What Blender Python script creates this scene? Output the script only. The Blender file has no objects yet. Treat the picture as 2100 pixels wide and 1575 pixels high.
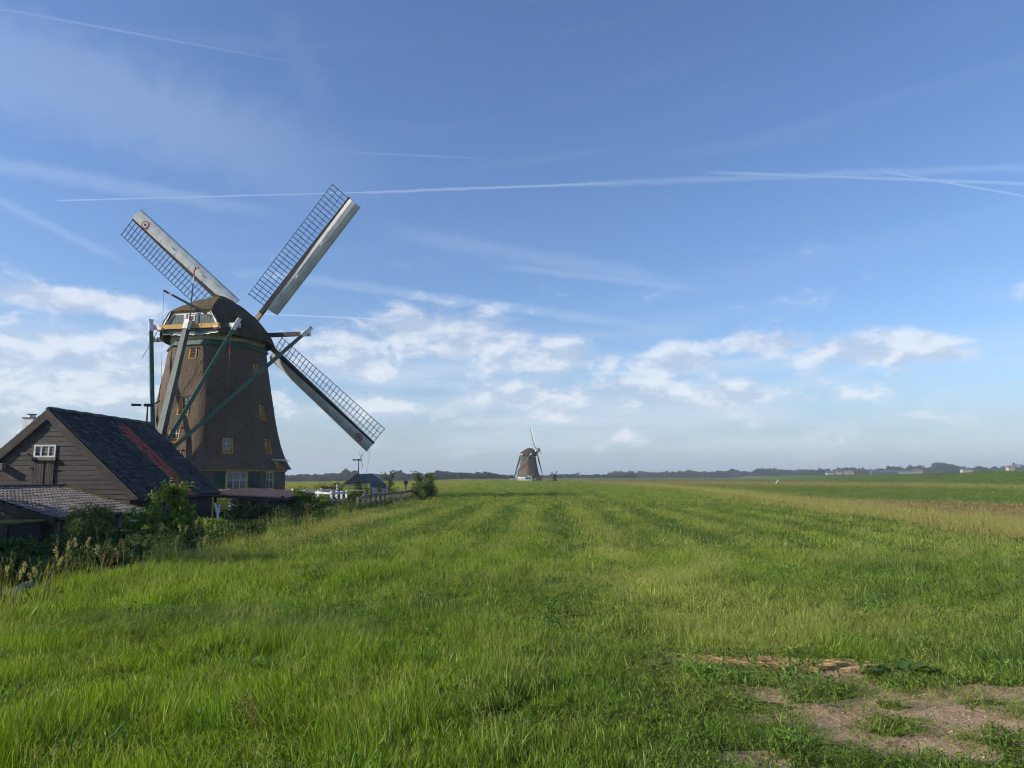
import bpy, bmesh, math, random
import numpy as np
from mathutils import Vector, Matrix

R_ = math.radians
random.seed(7)
rng = np.random.default_rng(11)
scene = bpy.context.scene
col = scene.collection

# ------------------------------------------------------------------ camera
EYE = 1.7
FPX = 1500.0
PITCH = math.atan(190.5 / FPX)
cam_d = bpy.data.cameras.new('camera')
cam_d.sensor_width = 36.0
cam_d.lens = 36.0 * FPX / 2100.0
cam_d.clip_start = 0.05
cam_d.clip_end = 20000
cam = bpy.data.objects.new('camera', cam_d)
col.objects.link(cam)
cam.location = (0, 0, EYE)
cam.rotation_euler = (math.pi / 2 + PITCH, 0, 0)
scene.camera = cam
scene.render.resolution_x, scene.render.resolution_y = 1024, 768

# ------------------------------------------------------------------ exposure
vs = scene.view_settings
vs.view_transform = 'Standard'
vs.look = 'None'
vs.gamma = 1.0
vs.use_curve_mapping = False
vs.exposure = 0.35
cy = scene.cycles
cy.max_bounces = 8
cy.diffuse_bounces = 3
cy.glossy_bounces = 2
cy.transmission_bounces = 4
cy.transparent_max_bounces = 8
cy.volume_bounces = 0
cy.use_denoising = True
cy.filter_width = 1.05
cy.use_adaptive_sampling = True
cy.adaptive_threshold = 0.03
cy.adaptive_min_samples = 12

# ------------------------------------------------------------------ sun
SUN_EL = R_(27.0)
SUN_AZ = math.atan2(-0.957, -0.290)          # bearing clockwise from +Y
to_sun = Vector((math.sin(SUN_AZ) * math.cos(SUN_EL), math.cos(SUN_AZ) * math.cos(SUN_EL), math.sin(SUN_EL)))
sun_d = bpy.data.lights.new('sun', 'SUN')
sun_d.energy = 4.6
sun_d.angle = R_(0.53)
sun_d.color = (1.0, 0.90, 0.76)
sun = bpy.data.objects.new('sun', sun_d)
col.objects.link(sun)
sun.rotation_euler = (-to_sun).to_track_quat('-Z', 'Y').to_euler()


def at(px, py, D):
    """photo pixel (2100 wide) at forward distance D -> world point"""
    xc = (px - 1050) / FPX
    yc = (787.5 - py) / FPX
    fw = math.cos(PITCH) - yc * math.sin(PITCH)
    up = math.sin(PITCH) + yc * math.cos(PITCH)
    return Vector((xc * D / fw, D, EYE + up * D / fw))


# ------------------------------------------------------------------ sky (world)
SKY_STRENGTH = 0.105
world = bpy.data.worlds.new('World')
scene.world = world
world.use_nodes = True
world.cycles.sampling_method = 'MANUAL'
world.cycles.sample_map_resolution = 512
wt = world.node_tree
wt.nodes.clear()


class NG:
    """tiny node-graph helper"""

    def __init__(self, tree):
        self.t = tree

    def n(self, kind, **kw):
        nd = self.t.nodes.new(kind)
        for k, v in kw.items():
            setattr(nd, k, v)
        return nd

    def put(self, sock, v):
        if isinstance(v, bpy.types.NodeSocket):
            self.t.links.new(v, sock)
        else:
            sock.default_value = v

    def math(self, op, a, b=0.0, c=0.0, clamp=False):
        nd = self.n('ShaderNodeMath', operation=op, use_clamp=clamp)
        self.put(nd.inputs[0], a)
        self.put(nd.inputs[1], b)
        self.put(nd.inputs[2], c)
        return nd.outputs[0]

    def vmath(self, op, a, b=(0, 0, 0), out=0):
        nd = self.n('ShaderNodeVectorMath', operation=op)
        self.put(nd.inputs[0], a)
        self.put(nd.inputs[1], b)
        return nd.outputs[out]

    def dot(self, a, b):
        return self.vmath('DOT_PRODUCT', a, b, out=1)

    def ramp01(self, v, a, b, lo=0.0, hi=1.0, smooth=True):
        nd = self.n('ShaderNodeMapRange', interpolation_type='SMOOTHSTEP' if smooth else 'LINEAR')
        self.put(nd.inputs['Value'], v)
        nd.inputs['From Min'].default_value = a
        nd.inputs['From Max'].default_value = b
        nd.inputs['To Min'].default_value = lo
        nd.inputs['To Max'].default_value = hi
        return nd.outputs['Result']

    def noise(self, vec, scale, detail=4, rough=0.5, dist=0.0, out='Fac'):
        nd = self.n('ShaderNodeTexNoise')
        if vec is not None:
            self.put(nd.inputs['Vector'], vec)
        nd.inputs['Scale'].default_value = scale
        nd.inputs['Detail'].default_value = detail
        nd.inputs['Roughness'].default_value = rough
        nd.inputs['Distortion'].default_value = dist
        return nd.outputs[out]

    def mix(self, f, a, b, mode='MIX'):
        nd = self.n('ShaderNodeMix', data_type='RGBA', blend_type=mode)
        self.put(nd.inputs[0], f)
        self.put(nd.inputs[6], a)
        self.put(nd.inputs[7], b)
        return nd.outputs[2]


def build_sky():
    g = NG(wt)
    tc = g.n('ShaderNodeTexCoord')
    d = g.vmath('NORMALIZE', tc.outputs['Generated'])
    sky = g.n('ShaderNodeTexSky', sky_type='NISHITA')
    sky.sun_disc = False
    sky.sun_elevation = SUN_EL
    sky.sun_rotation = SUN_AZ
    sky.altitude = 0.0
    sky.air_density = 1.15
    sky.dust_density = 0.7
    sky.ozone_density = 2.2
    base = g.mix(1.0, sky.outputs[0], (.84, .97, 1.24, 1), 'MULTIPLY')
    sep = g.n('ShaderNodeSeparateXYZ')
    wt.links.new(d, sep.inputs[0])
    dx, dy, dz = sep.outputs

    def pdir(px, py):
        return (at(px, py, 1.0) - Vector((0, 0, EYE))).normalized()

    # ---- cumulus in a belt above the horizon, everywhere round the compass
    dv = g.vmath('MULTIPLY', d, (1.0, 1.0, 2.1))
    warp = g.noise(dv, 16.0, 4, 0.6, out='Color')
    wv = g.vmath('SCALE', g.vmath('SUBTRACT', warp, (0.5, 0.5, 0.5)))
    wv.node.inputs['Scale'].default_value = 0.04
    pv = g.vmath('ADD', dv, wv)
    n1 = g.noise(pv, 10.5, 7, 0.60)
    belt = g.math('MULTIPLY', g.ramp01(dz, 0.010, 0.07), g.ramp01(dz, 0.13, 0.235, 1.0, 0.0))
    # where the photograph's cloud banks stand (directions in the sky)
    banks = [(120, 612, 230, 34, .9), (130, 750, 320, 110, .85), (890, 690, 230, 60, 1.0), (1120, 735, 190, 45, .8),
             (720, 725, 170, 65, .75), (1380, 740, 120, 38, .8), (1570, 705, 120, 26, .8), (1810, 715, 190, 42, .9), (1150, 815, 360, 44, .72),
             (1510, 810, 75, 36, .9), (760, 830, 300, 45, .55), (1760, 800, 200, 36, .45), (-500, 720, 300, 70, .8), (2700, 740, 380, 60, .7)]
    tot = None
    for (px, py, sx, sy, a) in banks:
        c = pdir(px, py)
        q = g.vmath('SUBTRACT', d, tuple(c))
        q = g.vmath('MULTIPLY', q, (FPX / sx, FPX / sx, FPX / sy))
        v = g.math('MULTIPLY', g.ramp01(g.vmath('LENGTH', q, out=1), 0.15, 1.35, 1.0, 0.0), a)
        tot = v if tot is None else g.math('MAXIMUM', tot, v)
    dens = g.math('ADD', n1, g.math('MULTIPLY', belt, 0.06))
    dens = g.math('ADD', dens, g.math('MULTIPLY', tot, 0.32))
    cum = g.ramp01(dens, 0.565, 0.81)
    cum = g.math('MULTIPLY', cum, g.ramp01(dz, 0.005, 0.05))
    cum = g.math('MULTIPLY', cum, g.ramp01(dz, 0.24, 0.31, 1.0, 0.0))
    # relief: the same field sampled towards the sun
    off = tuple(to_sun * 0.012 + Vector((0, 0, 0.028)))
    n2 = g.noise(g.vmath('ADD', pv, off), 10.5, 6, 0.60)
    relief = g.ramp01(g.math('SUBTRACT', n1, n2), -0.10, 0.12)
    ccol = g.mix(relief, (4.0, 4.7, 5.9, 1), (6.6, 6.9, 7.4, 1))

    # ---- veil of thin cirrus and low haze bank
    cv = g.vmath('MULTIPLY', d, (1.0, 1.0, 3.4))
    rot = g.n('ShaderNodeVectorRotate', rotation_type='AXIS_ANGLE')
    wt.links.new(cv, rot.inputs['Vector'])
    rot.inputs['Axis'].default_value = (0, 1, 0)
    rot.inputs['Angle'].default_value = R_(22)
    sv = g.vmath('MULTIPLY', rot.outputs[0], (0.8, 0.8, 3.0))
    cir = g.noise(sv, 3.0, 6, 0.55, 0.6)
    big = g.noise(d, 1.7, 2, 0.5)
    cirm = g.math('MULTIPLY', g.ramp01(cir, 0.5, 0.82), g.ramp01(big, 0.36, 0.62))
    cirm = g.math('MULTIPLY', cirm, g.ramp01(dz, 0.05, 0.2))
    cirm = g.math('MULTIPLY', cirm, 0.05)

    # ---- contrails: great circles through two sky directions
    wob = g.noise(d, 45.0, 3, 0.6, out='Color')
    wob = g.vmath('SUBTRACT', wob, (0.5, 0.5, 0.5))

    def trail(p0, p1, w, a, rough, fade0=0.05, fade1=0.05, soft=2.0):
        a0, a1 = pdir(*p0), pdir(*p1)
        nrm = a0.cross(a1).normalized()
        t = (a1 - a0).normalized()
        s = g.vmath('SCALE', wob)
        s.node.inputs['Scale'].default_value = rough
        dd = g.vmath('ADD', d, s)
        dist = g.math('ABSOLUTE', g.dot(dd, tuple(nrm)))
        u = g.dot(d, tuple(t))
        u0, u1 = a0.dot(t), a1.dot(t)
        L = u1 - u0
        m = g.math('MULTIPLY', g.ramp01(u, u0, u0 + fade0 * L), g.ramp01(u, u1 - fade1 * L, u1, 1.0, 0.0))
        m = g.math('MULTIPLY', m, g.ramp01(dist, w * 0.15, w * soft * 0.5, 1.0, 0.0))
        m = g.math('MULTIPLY', m, a)
        return g.math('MULTIPLY', m, g.ramp01(g.dot(d, (a0 + a1).normalized()), 0.1, 0.3))

    px1 = 1 / FPX
    trails = [
        trail((100, 412), (760, 394), 1.9 * px1, .28, .0006, .04, .02),
        trail((740, 395), (1300, 374), 4 * px1, .22, .003, .02, .1),
        trail((1180, 379), (2200, 338), 9 * px1, .11, .008, .05, .02),
        trail((1420, 352), (2250, 382), 4 * px1, .19, .002, .15, .02),
        trail((1780, 346), (2250, 428), 2.4 * px1, .24, .0008, .1, .02),
        trail((-120, -4), (820, 168), 3.0 * px1, .13, .0012, .02, .7),
        trail((-150, 312), (700, 462), 20 * px1, .13, .014, .02, .5),
        trail((450, 300), (1050, 328), 3 * px1, .09, .002, .3, .3),
        trail((700, 455), (1500, 600), 26 * px1, .10, .02, .3, .3),
        trail((960, 538), (1520, 603), 11 * px1, .13, .008, .3, .3),
        trail((420, 545), (1480, 690), 15 * px1, .14, .01, .2, .3),
        trail((-60, 385), (300, 560), 12 * px1, .12, .01, .1, .4),
        trail((520, 643), (810, 656), 2.4 * px1, .30, .001, .1, .2),
        trail((-200, 60), (900, 420), 120 * px1, .14, .06, .02, .6),
        trail((560, 0), (700, 300), 40 * px1, .035, .02, .2, .5),
    ]
    tt = cirm
    for v in trails:
        tt = g.math('MAXIMUM', tt, v)
    c1 = g.mix(tt, base, (5.6, 6.6, 8.0, 1))
    veil = g.ramp01(dz, -0.02, 0.16, 0.8, 0.0)
    c1 = g.mix(veil, c1, (3.15, 3.95, 5.0, 1))
    # soft layered cloud low over the horizon
    lv = g.vmath('MULTIPLY', d, (1.0, 1.0, 7.0))
    lay = g.ramp01(g.noise(lv, 4.2, 6, 0.6, 0.5), 0.38, 0.72)
    lay = g.math('MULTIPLY', lay, g.math('MULTIPLY', g.ramp01(dz, 0.015, 0.05), g.ramp01(dz, 0.12, 0.25, 1.0, 0.0)))
    c1 = g.mix(g.math('MULTIPLY', lay, 0.62), c1, (5.0, 5.7, 6.7, 1))
    c2 = g.mix(g.math('MULTIPLY', cum, 0.72), c1, ccol)
    bg = g.n('ShaderNodeBackground')
    bg.inputs['Strength'].default_value = SKY_STRENGTH
    wt.links.new(c2, bg.inputs['Color'])
    out = g.n('ShaderNodeOutputWorld')
    wt.links.new(bg.outputs[0], out.inputs['Surface'])


build_sky()

# ------------------------------------------------------------------ materials
MATS = {}


def pmat(name, c1, c2=None, scale=6.0, stretch=(1, 1, 1), rough=0.75, bump=0.0, bscale=None, bstretch=None, rnd=0.0,
         metallic=0.0, spec=0.3, dirt=None, dirt_scale=1.5, dirt_amt=0.5, detail=5):
    m = bpy.data.materials.new(name)
    m.use_nodes = True
    t = m.node_tree
    g = NG(t)
    bs = t.nodes['Principled BSDF']
    geo = g.n('ShaderNodeNewGeometry')
    pos = geo.outputs['Position']
    colr = (*c1, 1)
    if c2 is not None:
        v = g.vmath('MULTIPLY', pos, stretch)
        f = g.ramp01(g.noise(v, scale, detail, 0.6), 0.3, 0.7)
        colr = g.mix(f, (*c1, 1), (*c2, 1))
    if dirt is not None:
        f = g.ramp01(g.noise(pos, dirt_scale, 6, 0.65), 0.45, 0.75, 0, dirt_amt)
        colr = g.mix(f, colr, (*dirt, 1))
    if rnd:
        oi = g.n('ShaderNodeObjectInfo')
        mixr = g.math('FRACT', g.math('ADD', oi.outputs['Random'], geo.outputs['Random Per Island']))
        val = g.ramp01(mixr, 0, 1, 1 - rnd, 1 + rnd, smooth=False)
        cm = g.n('ShaderNodeCombineColor')
        for i in range(3):
            t.links.new(val, cm.inputs[i])
        colr = g.mix(1.0, colr, cm.outputs[0], 'MULTIPLY')
    g.put(bs.inputs['Base Color'], colr)
    bs.inputs['Roughness'].default_value = rough
    bs.inputs['Metallic'].default_value = metallic
    bs.inputs['Specular IOR Level'].default_value = spec
    if bump:
        v = g.vmath('MULTIPLY', pos, bstretch or stretch)
        b = g.n('ShaderNodeBump')
        b.inputs['Strength'].default_value = 1.0
        b.inputs['Distance'].default_value = bump
        t.links.new(g.noise(v, bscale or scale, 5, 0.65), b.inputs['Height'])
        t.links.new(b.outputs[0], bs.inputs['Normal'])
    MATS[name] = m
    return m


def foliage(name, c1, c2, transl=0.35, rough=0.55, tint=False):
    """leaf material: two greens by leaf, part of the light passes through"""
    m = bpy.data.materials.new(name)
    m.use_nodes = True
    t = m.node_tree
    g = NG(t)
    bs = t.nodes['Principled BSDF']
    out = t.nodes['Material Output']
    geo = g.n('ShaderNodeNewGeometry')
    if tint:
        at_ = g.n('ShaderNodeAttribute', attribute_type='INSTANCER', attribute_name='tint')
        dr = g.n('ShaderNodeAttribute', attribute_type='GEOMETRY', attribute_name='dry')
        val = g.ramp01(geo.outputs['Random Per Island'], 0, 1, 0.45, 1.6, smooth=False)
        cm = g.n('ShaderNodeCombineColor')
        for i in range(3):
            t.links.new(val, cm.inputs[i])
        colr = g.mix(1.0, at_.outputs['Color'], cm.outputs[0], 'MULTIPLY')
        colr = g.mix(dr.outputs['Fac'], colr, (*c2, 1))
    else:
        colr = g.mix(geo.outputs['Random Per Island'], (*c1, 1), (*c2, 1))
    g.put(bs.inputs['Base Color'], colr)
    bs.inputs['Roughness'].default_value = rough
    bs.inputs['Specular IOR Level'].default_value = 0.25
    tr = g.n('ShaderNodeBsdfTranslucent')
    g.put(tr.inputs['Color'], g.mix(1.0, colr, (1.5, 1.35, 0.6, 1), 'MULTIPLY'))
    mx = g.n('ShaderNodeMixShader')
    mx.inputs[0].default_value = transl
    t.links.new(bs.outputs[0], mx.inputs[1])
    t.links.new(tr.outputs[0], mx.inputs[2])
    t.links.new(mx.outputs[0], out.inputs['Surface'])
    MATS[name] = m
    return m


def brick_mat(name, c1, c2, mortar):
    m = bpy.data.materials.new(name)
    m.use_nodes = True
    t = m.node_tree
    g = NG(t)
    bs = t.nodes['Principled BSDF']
    tc = g.n('ShaderNodeUVMap')
    b = g.n('ShaderNodeTexBrick')
    t.links.new(tc.outputs[0], b.inputs['Vector'])
    b.inputs['Color1'].default_value = (*c1, 1)
    b.inputs['Color2'].default_value = (*c2, 1)
    b.inputs['Mortar'].default_value = (*mortar, 1)
    b.inputs['Scale'].default_value = 1.0
    b.inputs['Brick Width'].default_value = 0.22
    b.inputs['Row Height'].default_value = 0.065
    b.inputs['Mortar Size'].default_value = 0.010
    f = g.ramp01(g.noise(tc.outputs[0], 2.0, 5, 0.6), 0.35, 0.75, 0.0, 0.5)
    g.put(bs.inputs['Base Color'], g.mix(f, b.outputs['Color'], (*[x * 0.55 for x in c1], 1)))
    bs.inputs['Roughness'].default_value = 0.85
    bp = g.n('ShaderNodeBump')
    bp.inputs['Distance'].default_value = 0.012
    t.links.new(b.outputs['Fac'], bp.inputs['Height'])
    bp.invert = True
    t.links.new(bp.outputs[0], bs.inputs['Normal'])
    MATS[name] = m
    return m


pmat('thatch', (.150, .111, .074), (.082, .061, .043), 15, (1, 1, .25), .9, .06, 20, (1, 1, .3), dirt=(.055, .045, .036), dirt_scale=.7, dirt_amt=.55)
pmat('cap_thatch', (.072, .052, .034), (.034, .026, .02), 7, (1, 1, .4), .95, .06, 16, (1, 1, .4), dirt=(.17, .145, .03), dirt_scale=1.1, dirt_amt=.35)
pmat('cap_thatch_mossy', (.135, .105, .035), (.06, .046, .028), 5, (1, 1, .6), .95, .07, 14, (1, 1, .5), dirt=(.05, .037, .026), dirt_scale=1.6, dirt_amt=.8)
brick_mat('brick', (.16, .115, .085), (.115, .082, .064), (.17, .155, .135))
pmat('white_wall', (.74, .72, .68), (.6, .57, .52), 2, rough=.8, dirt=(.35, .33, .3), dirt_scale=.8, dirt_amt=.4)
pmat('green_paint', (.028, .088, .062), (.038, .105, .075), 3, (1, 1, .4), .45, .004, 20, dirt=(.09, .13, .11), dirt_scale=2.5, dirt_amt=.45, spec=.4)
pmat('dark_green_paint', (.012, .04, .028), (.02, .055, .04), 4, rough=.5, spec=.35)
pmat('grey_green_paint', (.095, .122, .108), (.07, .092, .083), 3, (1, 1, .3), .55, .004, 18, dirt=(.07, .085, .075), dirt_scale=2, dirt_amt=.5)
pmat('grey_green_boards', (.115, .155, .145), (.085, .12, .112), 9, (8, 8, .3), .6, .006, 12, (8, 8, .3))
pmat('white_paint', (.74, .73, .69), (.62, .6, .55), 3, rough=.5, dirt=(.3, .29, .26), dirt_scale=3, dirt_amt=.35, spec=.35)
pmat('ochre_paint', (.52, .30, .075), (.44, .25, .06), 3, rough=.55, dirt=(.2, .14, .06), dirt_scale=3, dirt_amt=.4)
pmat('cream_paint', (.50, .40, .25), (.40, .31, .19), 2.5, (1, 1, 2), .6, .006, 9, dirt=(.17, .13, .09), dirt_scale=1.6, dirt_amt=.5)
pmat('red_paint', (.42, .035, .03), (.3, .03, .028), 4, rough=.5)
pmat('blue_paint', (.03, .07, .24), rough=.5)
pmat('sail_board', (.66, .67, .63), (.52, .54, .51), 1.2, (1, 1, 1), .42, .006, 6, dirt=(.33, .36, .33), dirt_scale=.9, dirt_amt=.6, spec=.5)
pmat('dark_stock', (.045, .036, .03), (.026, .022, .02), 3, rough=.6, dirt=(.1, .085, .07), dirt_scale=2.0, dirt_amt=.5)
pmat('lattice_wood', (.06, .046, .034), (.038, .03, .024), 5, rough=.75)
pmat('rope_red', (.33, .055, .06), rough=.9)
pmat('rope_grey', (.22, .2, .17), rough=.9)
pmat('iron', (.03, .03, .032), (.055, .05, .048), 8, rough=.55, metallic=.4)
pmat('tarred_board', (.066, .058, .052), (.043, .039, .036), 3.5, (.5, 1, 5), .62, .008, 9, (.5, 1, 9), rnd=.16, dirt=(.115, .10, .09), dirt_scale=1.3, dirt_amt=.45)
pmat('tarred_trim', (.056, .049, .042), (.04, .036, .032), 4, rough=.6, bump=.004, bscale=14, dirt=(.13, .11, .08), dirt_scale=1.8, dirt_amt=.4)
pmat('black_wall', (.022, .021, .021), (.034, .031, .03), 3, (1, 1, .3), .7, .006, 12)
pmat('roof_tile', (.030, .028, .028), (.046, .042, .040), 2.2, rough=.6, bump=.003, bscale=30, rnd=.8, dirt=(.062, .064, .04), dirt_scale=.8, dirt_amt=.5, spec=.45)
pmat('red_roof_tile', (.36, .105, .055), (.25, .075, .045), 2.2, rough=.6, bump=.003, bscale=30, rnd=.35, dirt=(.045, .035, .033), dirt_scale=1.2, dirt_amt=.55)
pmat('weathered_tile', (.22, .185, .16), (.15, .13, .115), 3, rough=.8, bump=.004, bscale=30, rnd=.32, dirt=(.09, .085, .06), dirt_scale=1.1, dirt_amt=.7)
pmat('orange_tile', (.42, .16, .075), (.3, .13, .08), 5, rough=.8)
pmat('moss', (.17, .16, .035), (.085, .09, .025), 8, rough=.95, bump=.02, bscale=20)
pmat('weathered_wood', (.20, .175, .14), (.13, .112, .09), 6, (1, 1, .25), .85, .006, 18, rnd=.2)
pmat('red_sheet_roof', (.23, .115, .075), (.17, .09, .06), 2, rough=.6, dirt=(.10, .08, .07), dirt_scale=1, dirt_amt=.5)
pmat('grey_canvas', (.17, .15, .135), (.13, .115, .105), 4, rough=.9, bump=.01, bscale=6)
pmat('slate_canvas', (.07, .078, .095), (.052, .058, .072), 3, rough=.7, bump=.008, bscale=5)
pmat('pale_sheet', (.5, .52, .52), (.38, .4, .41), 3, rough=.6)
pmat('blue_grey_sheet', (.11, .14, .155), (.08, .105, .12), 3, rough=.6)
pmat('steel', (.5, .5, .5), (.38, .38, .39), 5, rough=.35, metallic=.9)
pmat('dark_tarpaulin', (.014, .018, .03), (.025, .03, .045), 3, rough=.7, bump=.05, bscale=5, spec=.2)
pmat('bark', (.09, .07, .05), (.05, .04, .03), 7, (1, 1, .3), .9, .01, 14)
pmat('soil', (.42, .305, .195), (.30, .21, .135), 5, rough=.95, bump=.02, bscale=12)
pmat('plaster_white', (.80, .78, .74), (.7, .68, .63), 3, rough=.8)
pmat('far_house_wall', (.46, .42, .38), (.36, .32, .28), .3, rough=.8)
pmat('far_roof_red', (.26, .10, .06), (.2, .085, .06), .5, rough=.8)
pmat('far_roof_dark', (.06, .062, .07), (.08, .08, .085), .5, rough=.7)
pmat('straw_stem', (.40, .27, .115), (.28, .18, .08), 6, rough=.85, rnd=.3)
pmat('stone_white', (.7, .68, .64), rough=.7)
gl = pmat('glass', (.035, .045, .055), (.06, .075, .09), 1.5, rough=.06, spec=.9)
pmat('dull_glass', (.26, .28, .285), (.21, .225, .235), 2, rough=.25, spec=.5)
foliage('leaf_bright', (.085, .17, .022), (.17, .25, .05), .4)
foliage('leaf_mid', (.045, .095, .02), (.085, .15, .034), .35)
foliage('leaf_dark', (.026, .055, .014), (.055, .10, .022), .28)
foliage('leaf_willow', (.07, .12, .04), (.12, .18, .065), .38)
foliage('leaf_conifer', (.012, .03, .012), (.025, .05, .018), .2)
foliage('leaf_far', (.022, .048, .014), (.045, .082, .024), .25)
foliage('flower_cream', (.55, .55, .34), (.62, .62, .42), .2)
foliage('seed_brown', (.26, .15, .075), (.36, .22, .11), .3)
foliage('seed_pale', (.34, .31, .15), (.46, .42, .22), .35)
foliage('flower_yellow', (.7, .5, .02), (.75, .55, .04), .2)
foliage('grass_blade', (.1, .2, .03), (.42, .42, .15), .42, .5, tint=True)

# ------------------------------------------------------------------ mesh helpers


class MB:
    def __init__(self):
        self.v, self.f, self.mi = [], [], []

    def add(self, verts, faces, mi=0):
        o = len(self.v)
        self.v += [tuple(p) for p in verts]
        self.f += [tuple(i + o for i in f) for f in faces]
        self.mi += [mi] * len(faces)
        return self

    def quad(self, a, b, c, d, mi=0):
        return self.add([a, b, c, d], [(0, 1, 2, 3)], mi)

    def box(self, lo, hi, mi=0):
        x0, y0, z0 = lo
        x1, y1, z1 = hi
        return self.add([(x0, y0, z0), (x1, y0, z0), (x1, y1, z0), (x0, y1, z0), (x0, y0, z1), (x1, y0, z1), (x1, y1, z1), (x0, y1, z1)],
                        [(0, 3, 2, 1), (4, 5, 6, 7), (0, 1, 5, 4), (1, 2, 6, 5), (2, 3, 7, 6), (3, 0, 4, 7)], mi)

    def obox(self, c, ax, ay, az, mi=0):
        """box from centre and three half-axis vectors"""
        c, ax, ay, az = map(Vector, (c, ax, ay, az))
        P = [c + sx * ax + sy * ay + sz * az for sz in (-1, 1) for sx, sy in ((-1, -1), (1, -1), (1, 1), (-1, 1))]
        return self.add(P, [(0, 3, 2, 1), (4, 5, 6, 7), (0, 1, 5, 4), (1, 2, 6, 5), (2, 3, 7, 6), (3, 0, 4, 7)], mi)

    def beam(self, a, b, w, h=None, up=(0, 0, 1), w2=None, h2=None, mi=0):
        a, b = Vector(a), Vector(b)
        h = w if h is None else h
        w2 = w if w2 is None else w2
        h2 = h if h2 is None else h2
        t = (b - a).normalized()
        up = Vector(up)
        s = t.cross(up)
        if s.length < 1e-4:
            s = t.cross(Vector((0, 1, 0)))
        s.normalize()
        u = s.cross(t)
        P = []
        for c, ww, hh in ((a, w, h), (b, w2, h2)):
            for i, j in ((-1, -1), (1, -1), (1, 1), (-1, 1)):
                P.append(c + s * (i * ww / 2) + u * (j * hh / 2))
        return self.add(P, [(0, 3, 2, 1), (4, 5, 6, 7), (0, 1, 5, 4), (1, 2, 6, 5), (2, 3, 7, 6), (3, 0, 4, 7)], mi)

    def tube(self, pts, rads, n=6, cap=True, mi=0):
        pts = [Vector(p) for p in pts]
        if not hasattr(rads, '__len__'):
            rads = [rads] * len(pts)
        rings = []
        for i, p in enumerate(pts):
            t = (pts[min(i + 1, len(pts) - 1)] - pts[max(i - 1, 0)]).normalized()
            s = t.cross(Vector((0, 0, 1)))
            if s.length < 1e-3:
                s = Vector((1, 0, 0))
            s.normalize()
            u = s.cross(t)
            rings.append([p + rads[i] * (math.cos(2 * math.pi * k / n) * s + math.sin(2 * math.pi * k / n) * u) for k in range(n)])
        V = [q for r in rings for q in r]
        F = []
        for i in range(len(pts) - 1):
            for k in range(n):
                F.append((i * n + k, i * n + (k + 1) % n, (i + 1) * n + (k + 1) % n, (i + 1) * n + k))
        if cap:
            F.append(tuple(range(n - 1, -1, -1)))
            F.append(tuple((len(pts) - 1) * n + k for k in range(n)))
        return self.add(V, F, mi)

    def prism(self, poly, ext, mi=0):
        """polygon (list of points) extruded by the vector ext"""
        ext = Vector(ext)
        n = len(poly)
        P = [Vector(p) for p in poly] + [Vector(p) + ext for p in poly]
        F = [tuple(range(n - 1, -1, -1)), tuple(range(n, 2 * n))] + [(i, (i + 1) % n, n + (i + 1) % n, n + i) for i in range(n)]
        return self.add(P, F, mi)

    def mesh(self, name, mats, smooth=False):
        me = bpy.data.meshes.new(name)
        me.from_pydata(self.v, [], self.f)
        for m in ([mats] if isinstance(mats, str) else mats):
            me.materials.append(MATS[m])
        if any(self.mi):
            me.polygons.foreach_set('material_index', self.mi)
        if smooth:
            me.polygons.foreach_set('use_smooth', [True] * len(self.f))
        me.update()
        return me

    def build(self, name, mats, parent=None, smooth=False):
        o = origin_of(parent)
        if parent is not None:
            self.v = [(x - o[0], y - o[1], z - o[2]) for x, y, z in self.v]
        me = self.mesh(name, mats, smooth)
        return link(name, me, parent)


def origin_of(o):
    v = Vector((0, 0, 0))
    while o is not None:
        v = v + Vector(o.location)
        o = o.parent
    return v


def link(name, data, parent=None):
    o = bpy.data.objects.new(name, data)
    col.objects.link(o)
    o.parent = parent
    return o


def fix_normals(o):
    bm = bmesh.new()
    bm.from_mesh(o.data)
    bmesh.ops.recalc_face_normals(bm, faces=bm.faces)
    bm.to_mesh(o.data)
    bm.free()


def tag(o, label=None, cat=None, group=None, kind=None):
    if label:
        o['label'] = label
    if cat:
        o['category'] = cat
    if group:
        o['group'] = group
    if kind:
        o['kind'] = kind
    return o


def thing(name, loc, label, cat, group=None):
    o = bpy.data.objects.new(name, None)
    col.objects.link(o)
    o.location = loc
    return tag(o, label, cat, group)


def piece(name, me, parent, M):
    """one of many alike pieces: shared mesh, world matrix M"""
    o = bpy.data.objects.new(name, me)
    col.objects.link(o)
    o.parent = parent
    o.matrix_basis = Matrix.Translation(-origin_of(parent)) @ M
    return o


def frame_m(o, x, y, z):
    x, y, z = Vector(x), Vector(y), Vector(z)
    return Matrix(((x.x, y.x, z.x, o[0]), (x.y, y.y, z.y, o[1]), (x.z, y.z, z.z, o[2]), (0, 0, 0, 1)))


def sstep(a, b, x):
    t = np.clip((x - a) / (b - a), 0, 1)
    return t * t * (3 - 2 * t)


# value noise ---------------------------------------------------------------
_T = np.random.default_rng(5).random((256, 256))


def vnoise(x, y):
    xi, yi = np.floor(x).astype(int), np.floor(y).astype(int)
    fx, fy = x - xi, y - yi
    fx, fy = fx * fx * (3 - 2 * fx), fy * fy * (3 - 2 * fy)
    a, b = _T[xi & 255, yi & 255], _T[(xi + 1) & 255, yi & 255]
    c, d = _T[xi & 255, (yi + 1) & 255], _T[(xi + 1) & 255, (yi + 1) & 255]
    return (a * (1 - fx) + b * fx) * (1 - fy) + (c * (1 - fx) + d * fx) * fy


def fbm(x, y, oct=4, seed=0.0):
    s, a, n = 0.0, 0.5, 0.0
    for k in range(oct):
        s = s + a * vnoise(x * 2 ** k + 17.3 * k + seed, y * 2 ** k + 9.1 * k + seed * 1.7)
        n += a
        a *= 0.5
    return s / n


# ------------------------------------------------------------------ terrain
MILL = (-23.62, 58.0)
MILL_Z = 0.30


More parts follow.
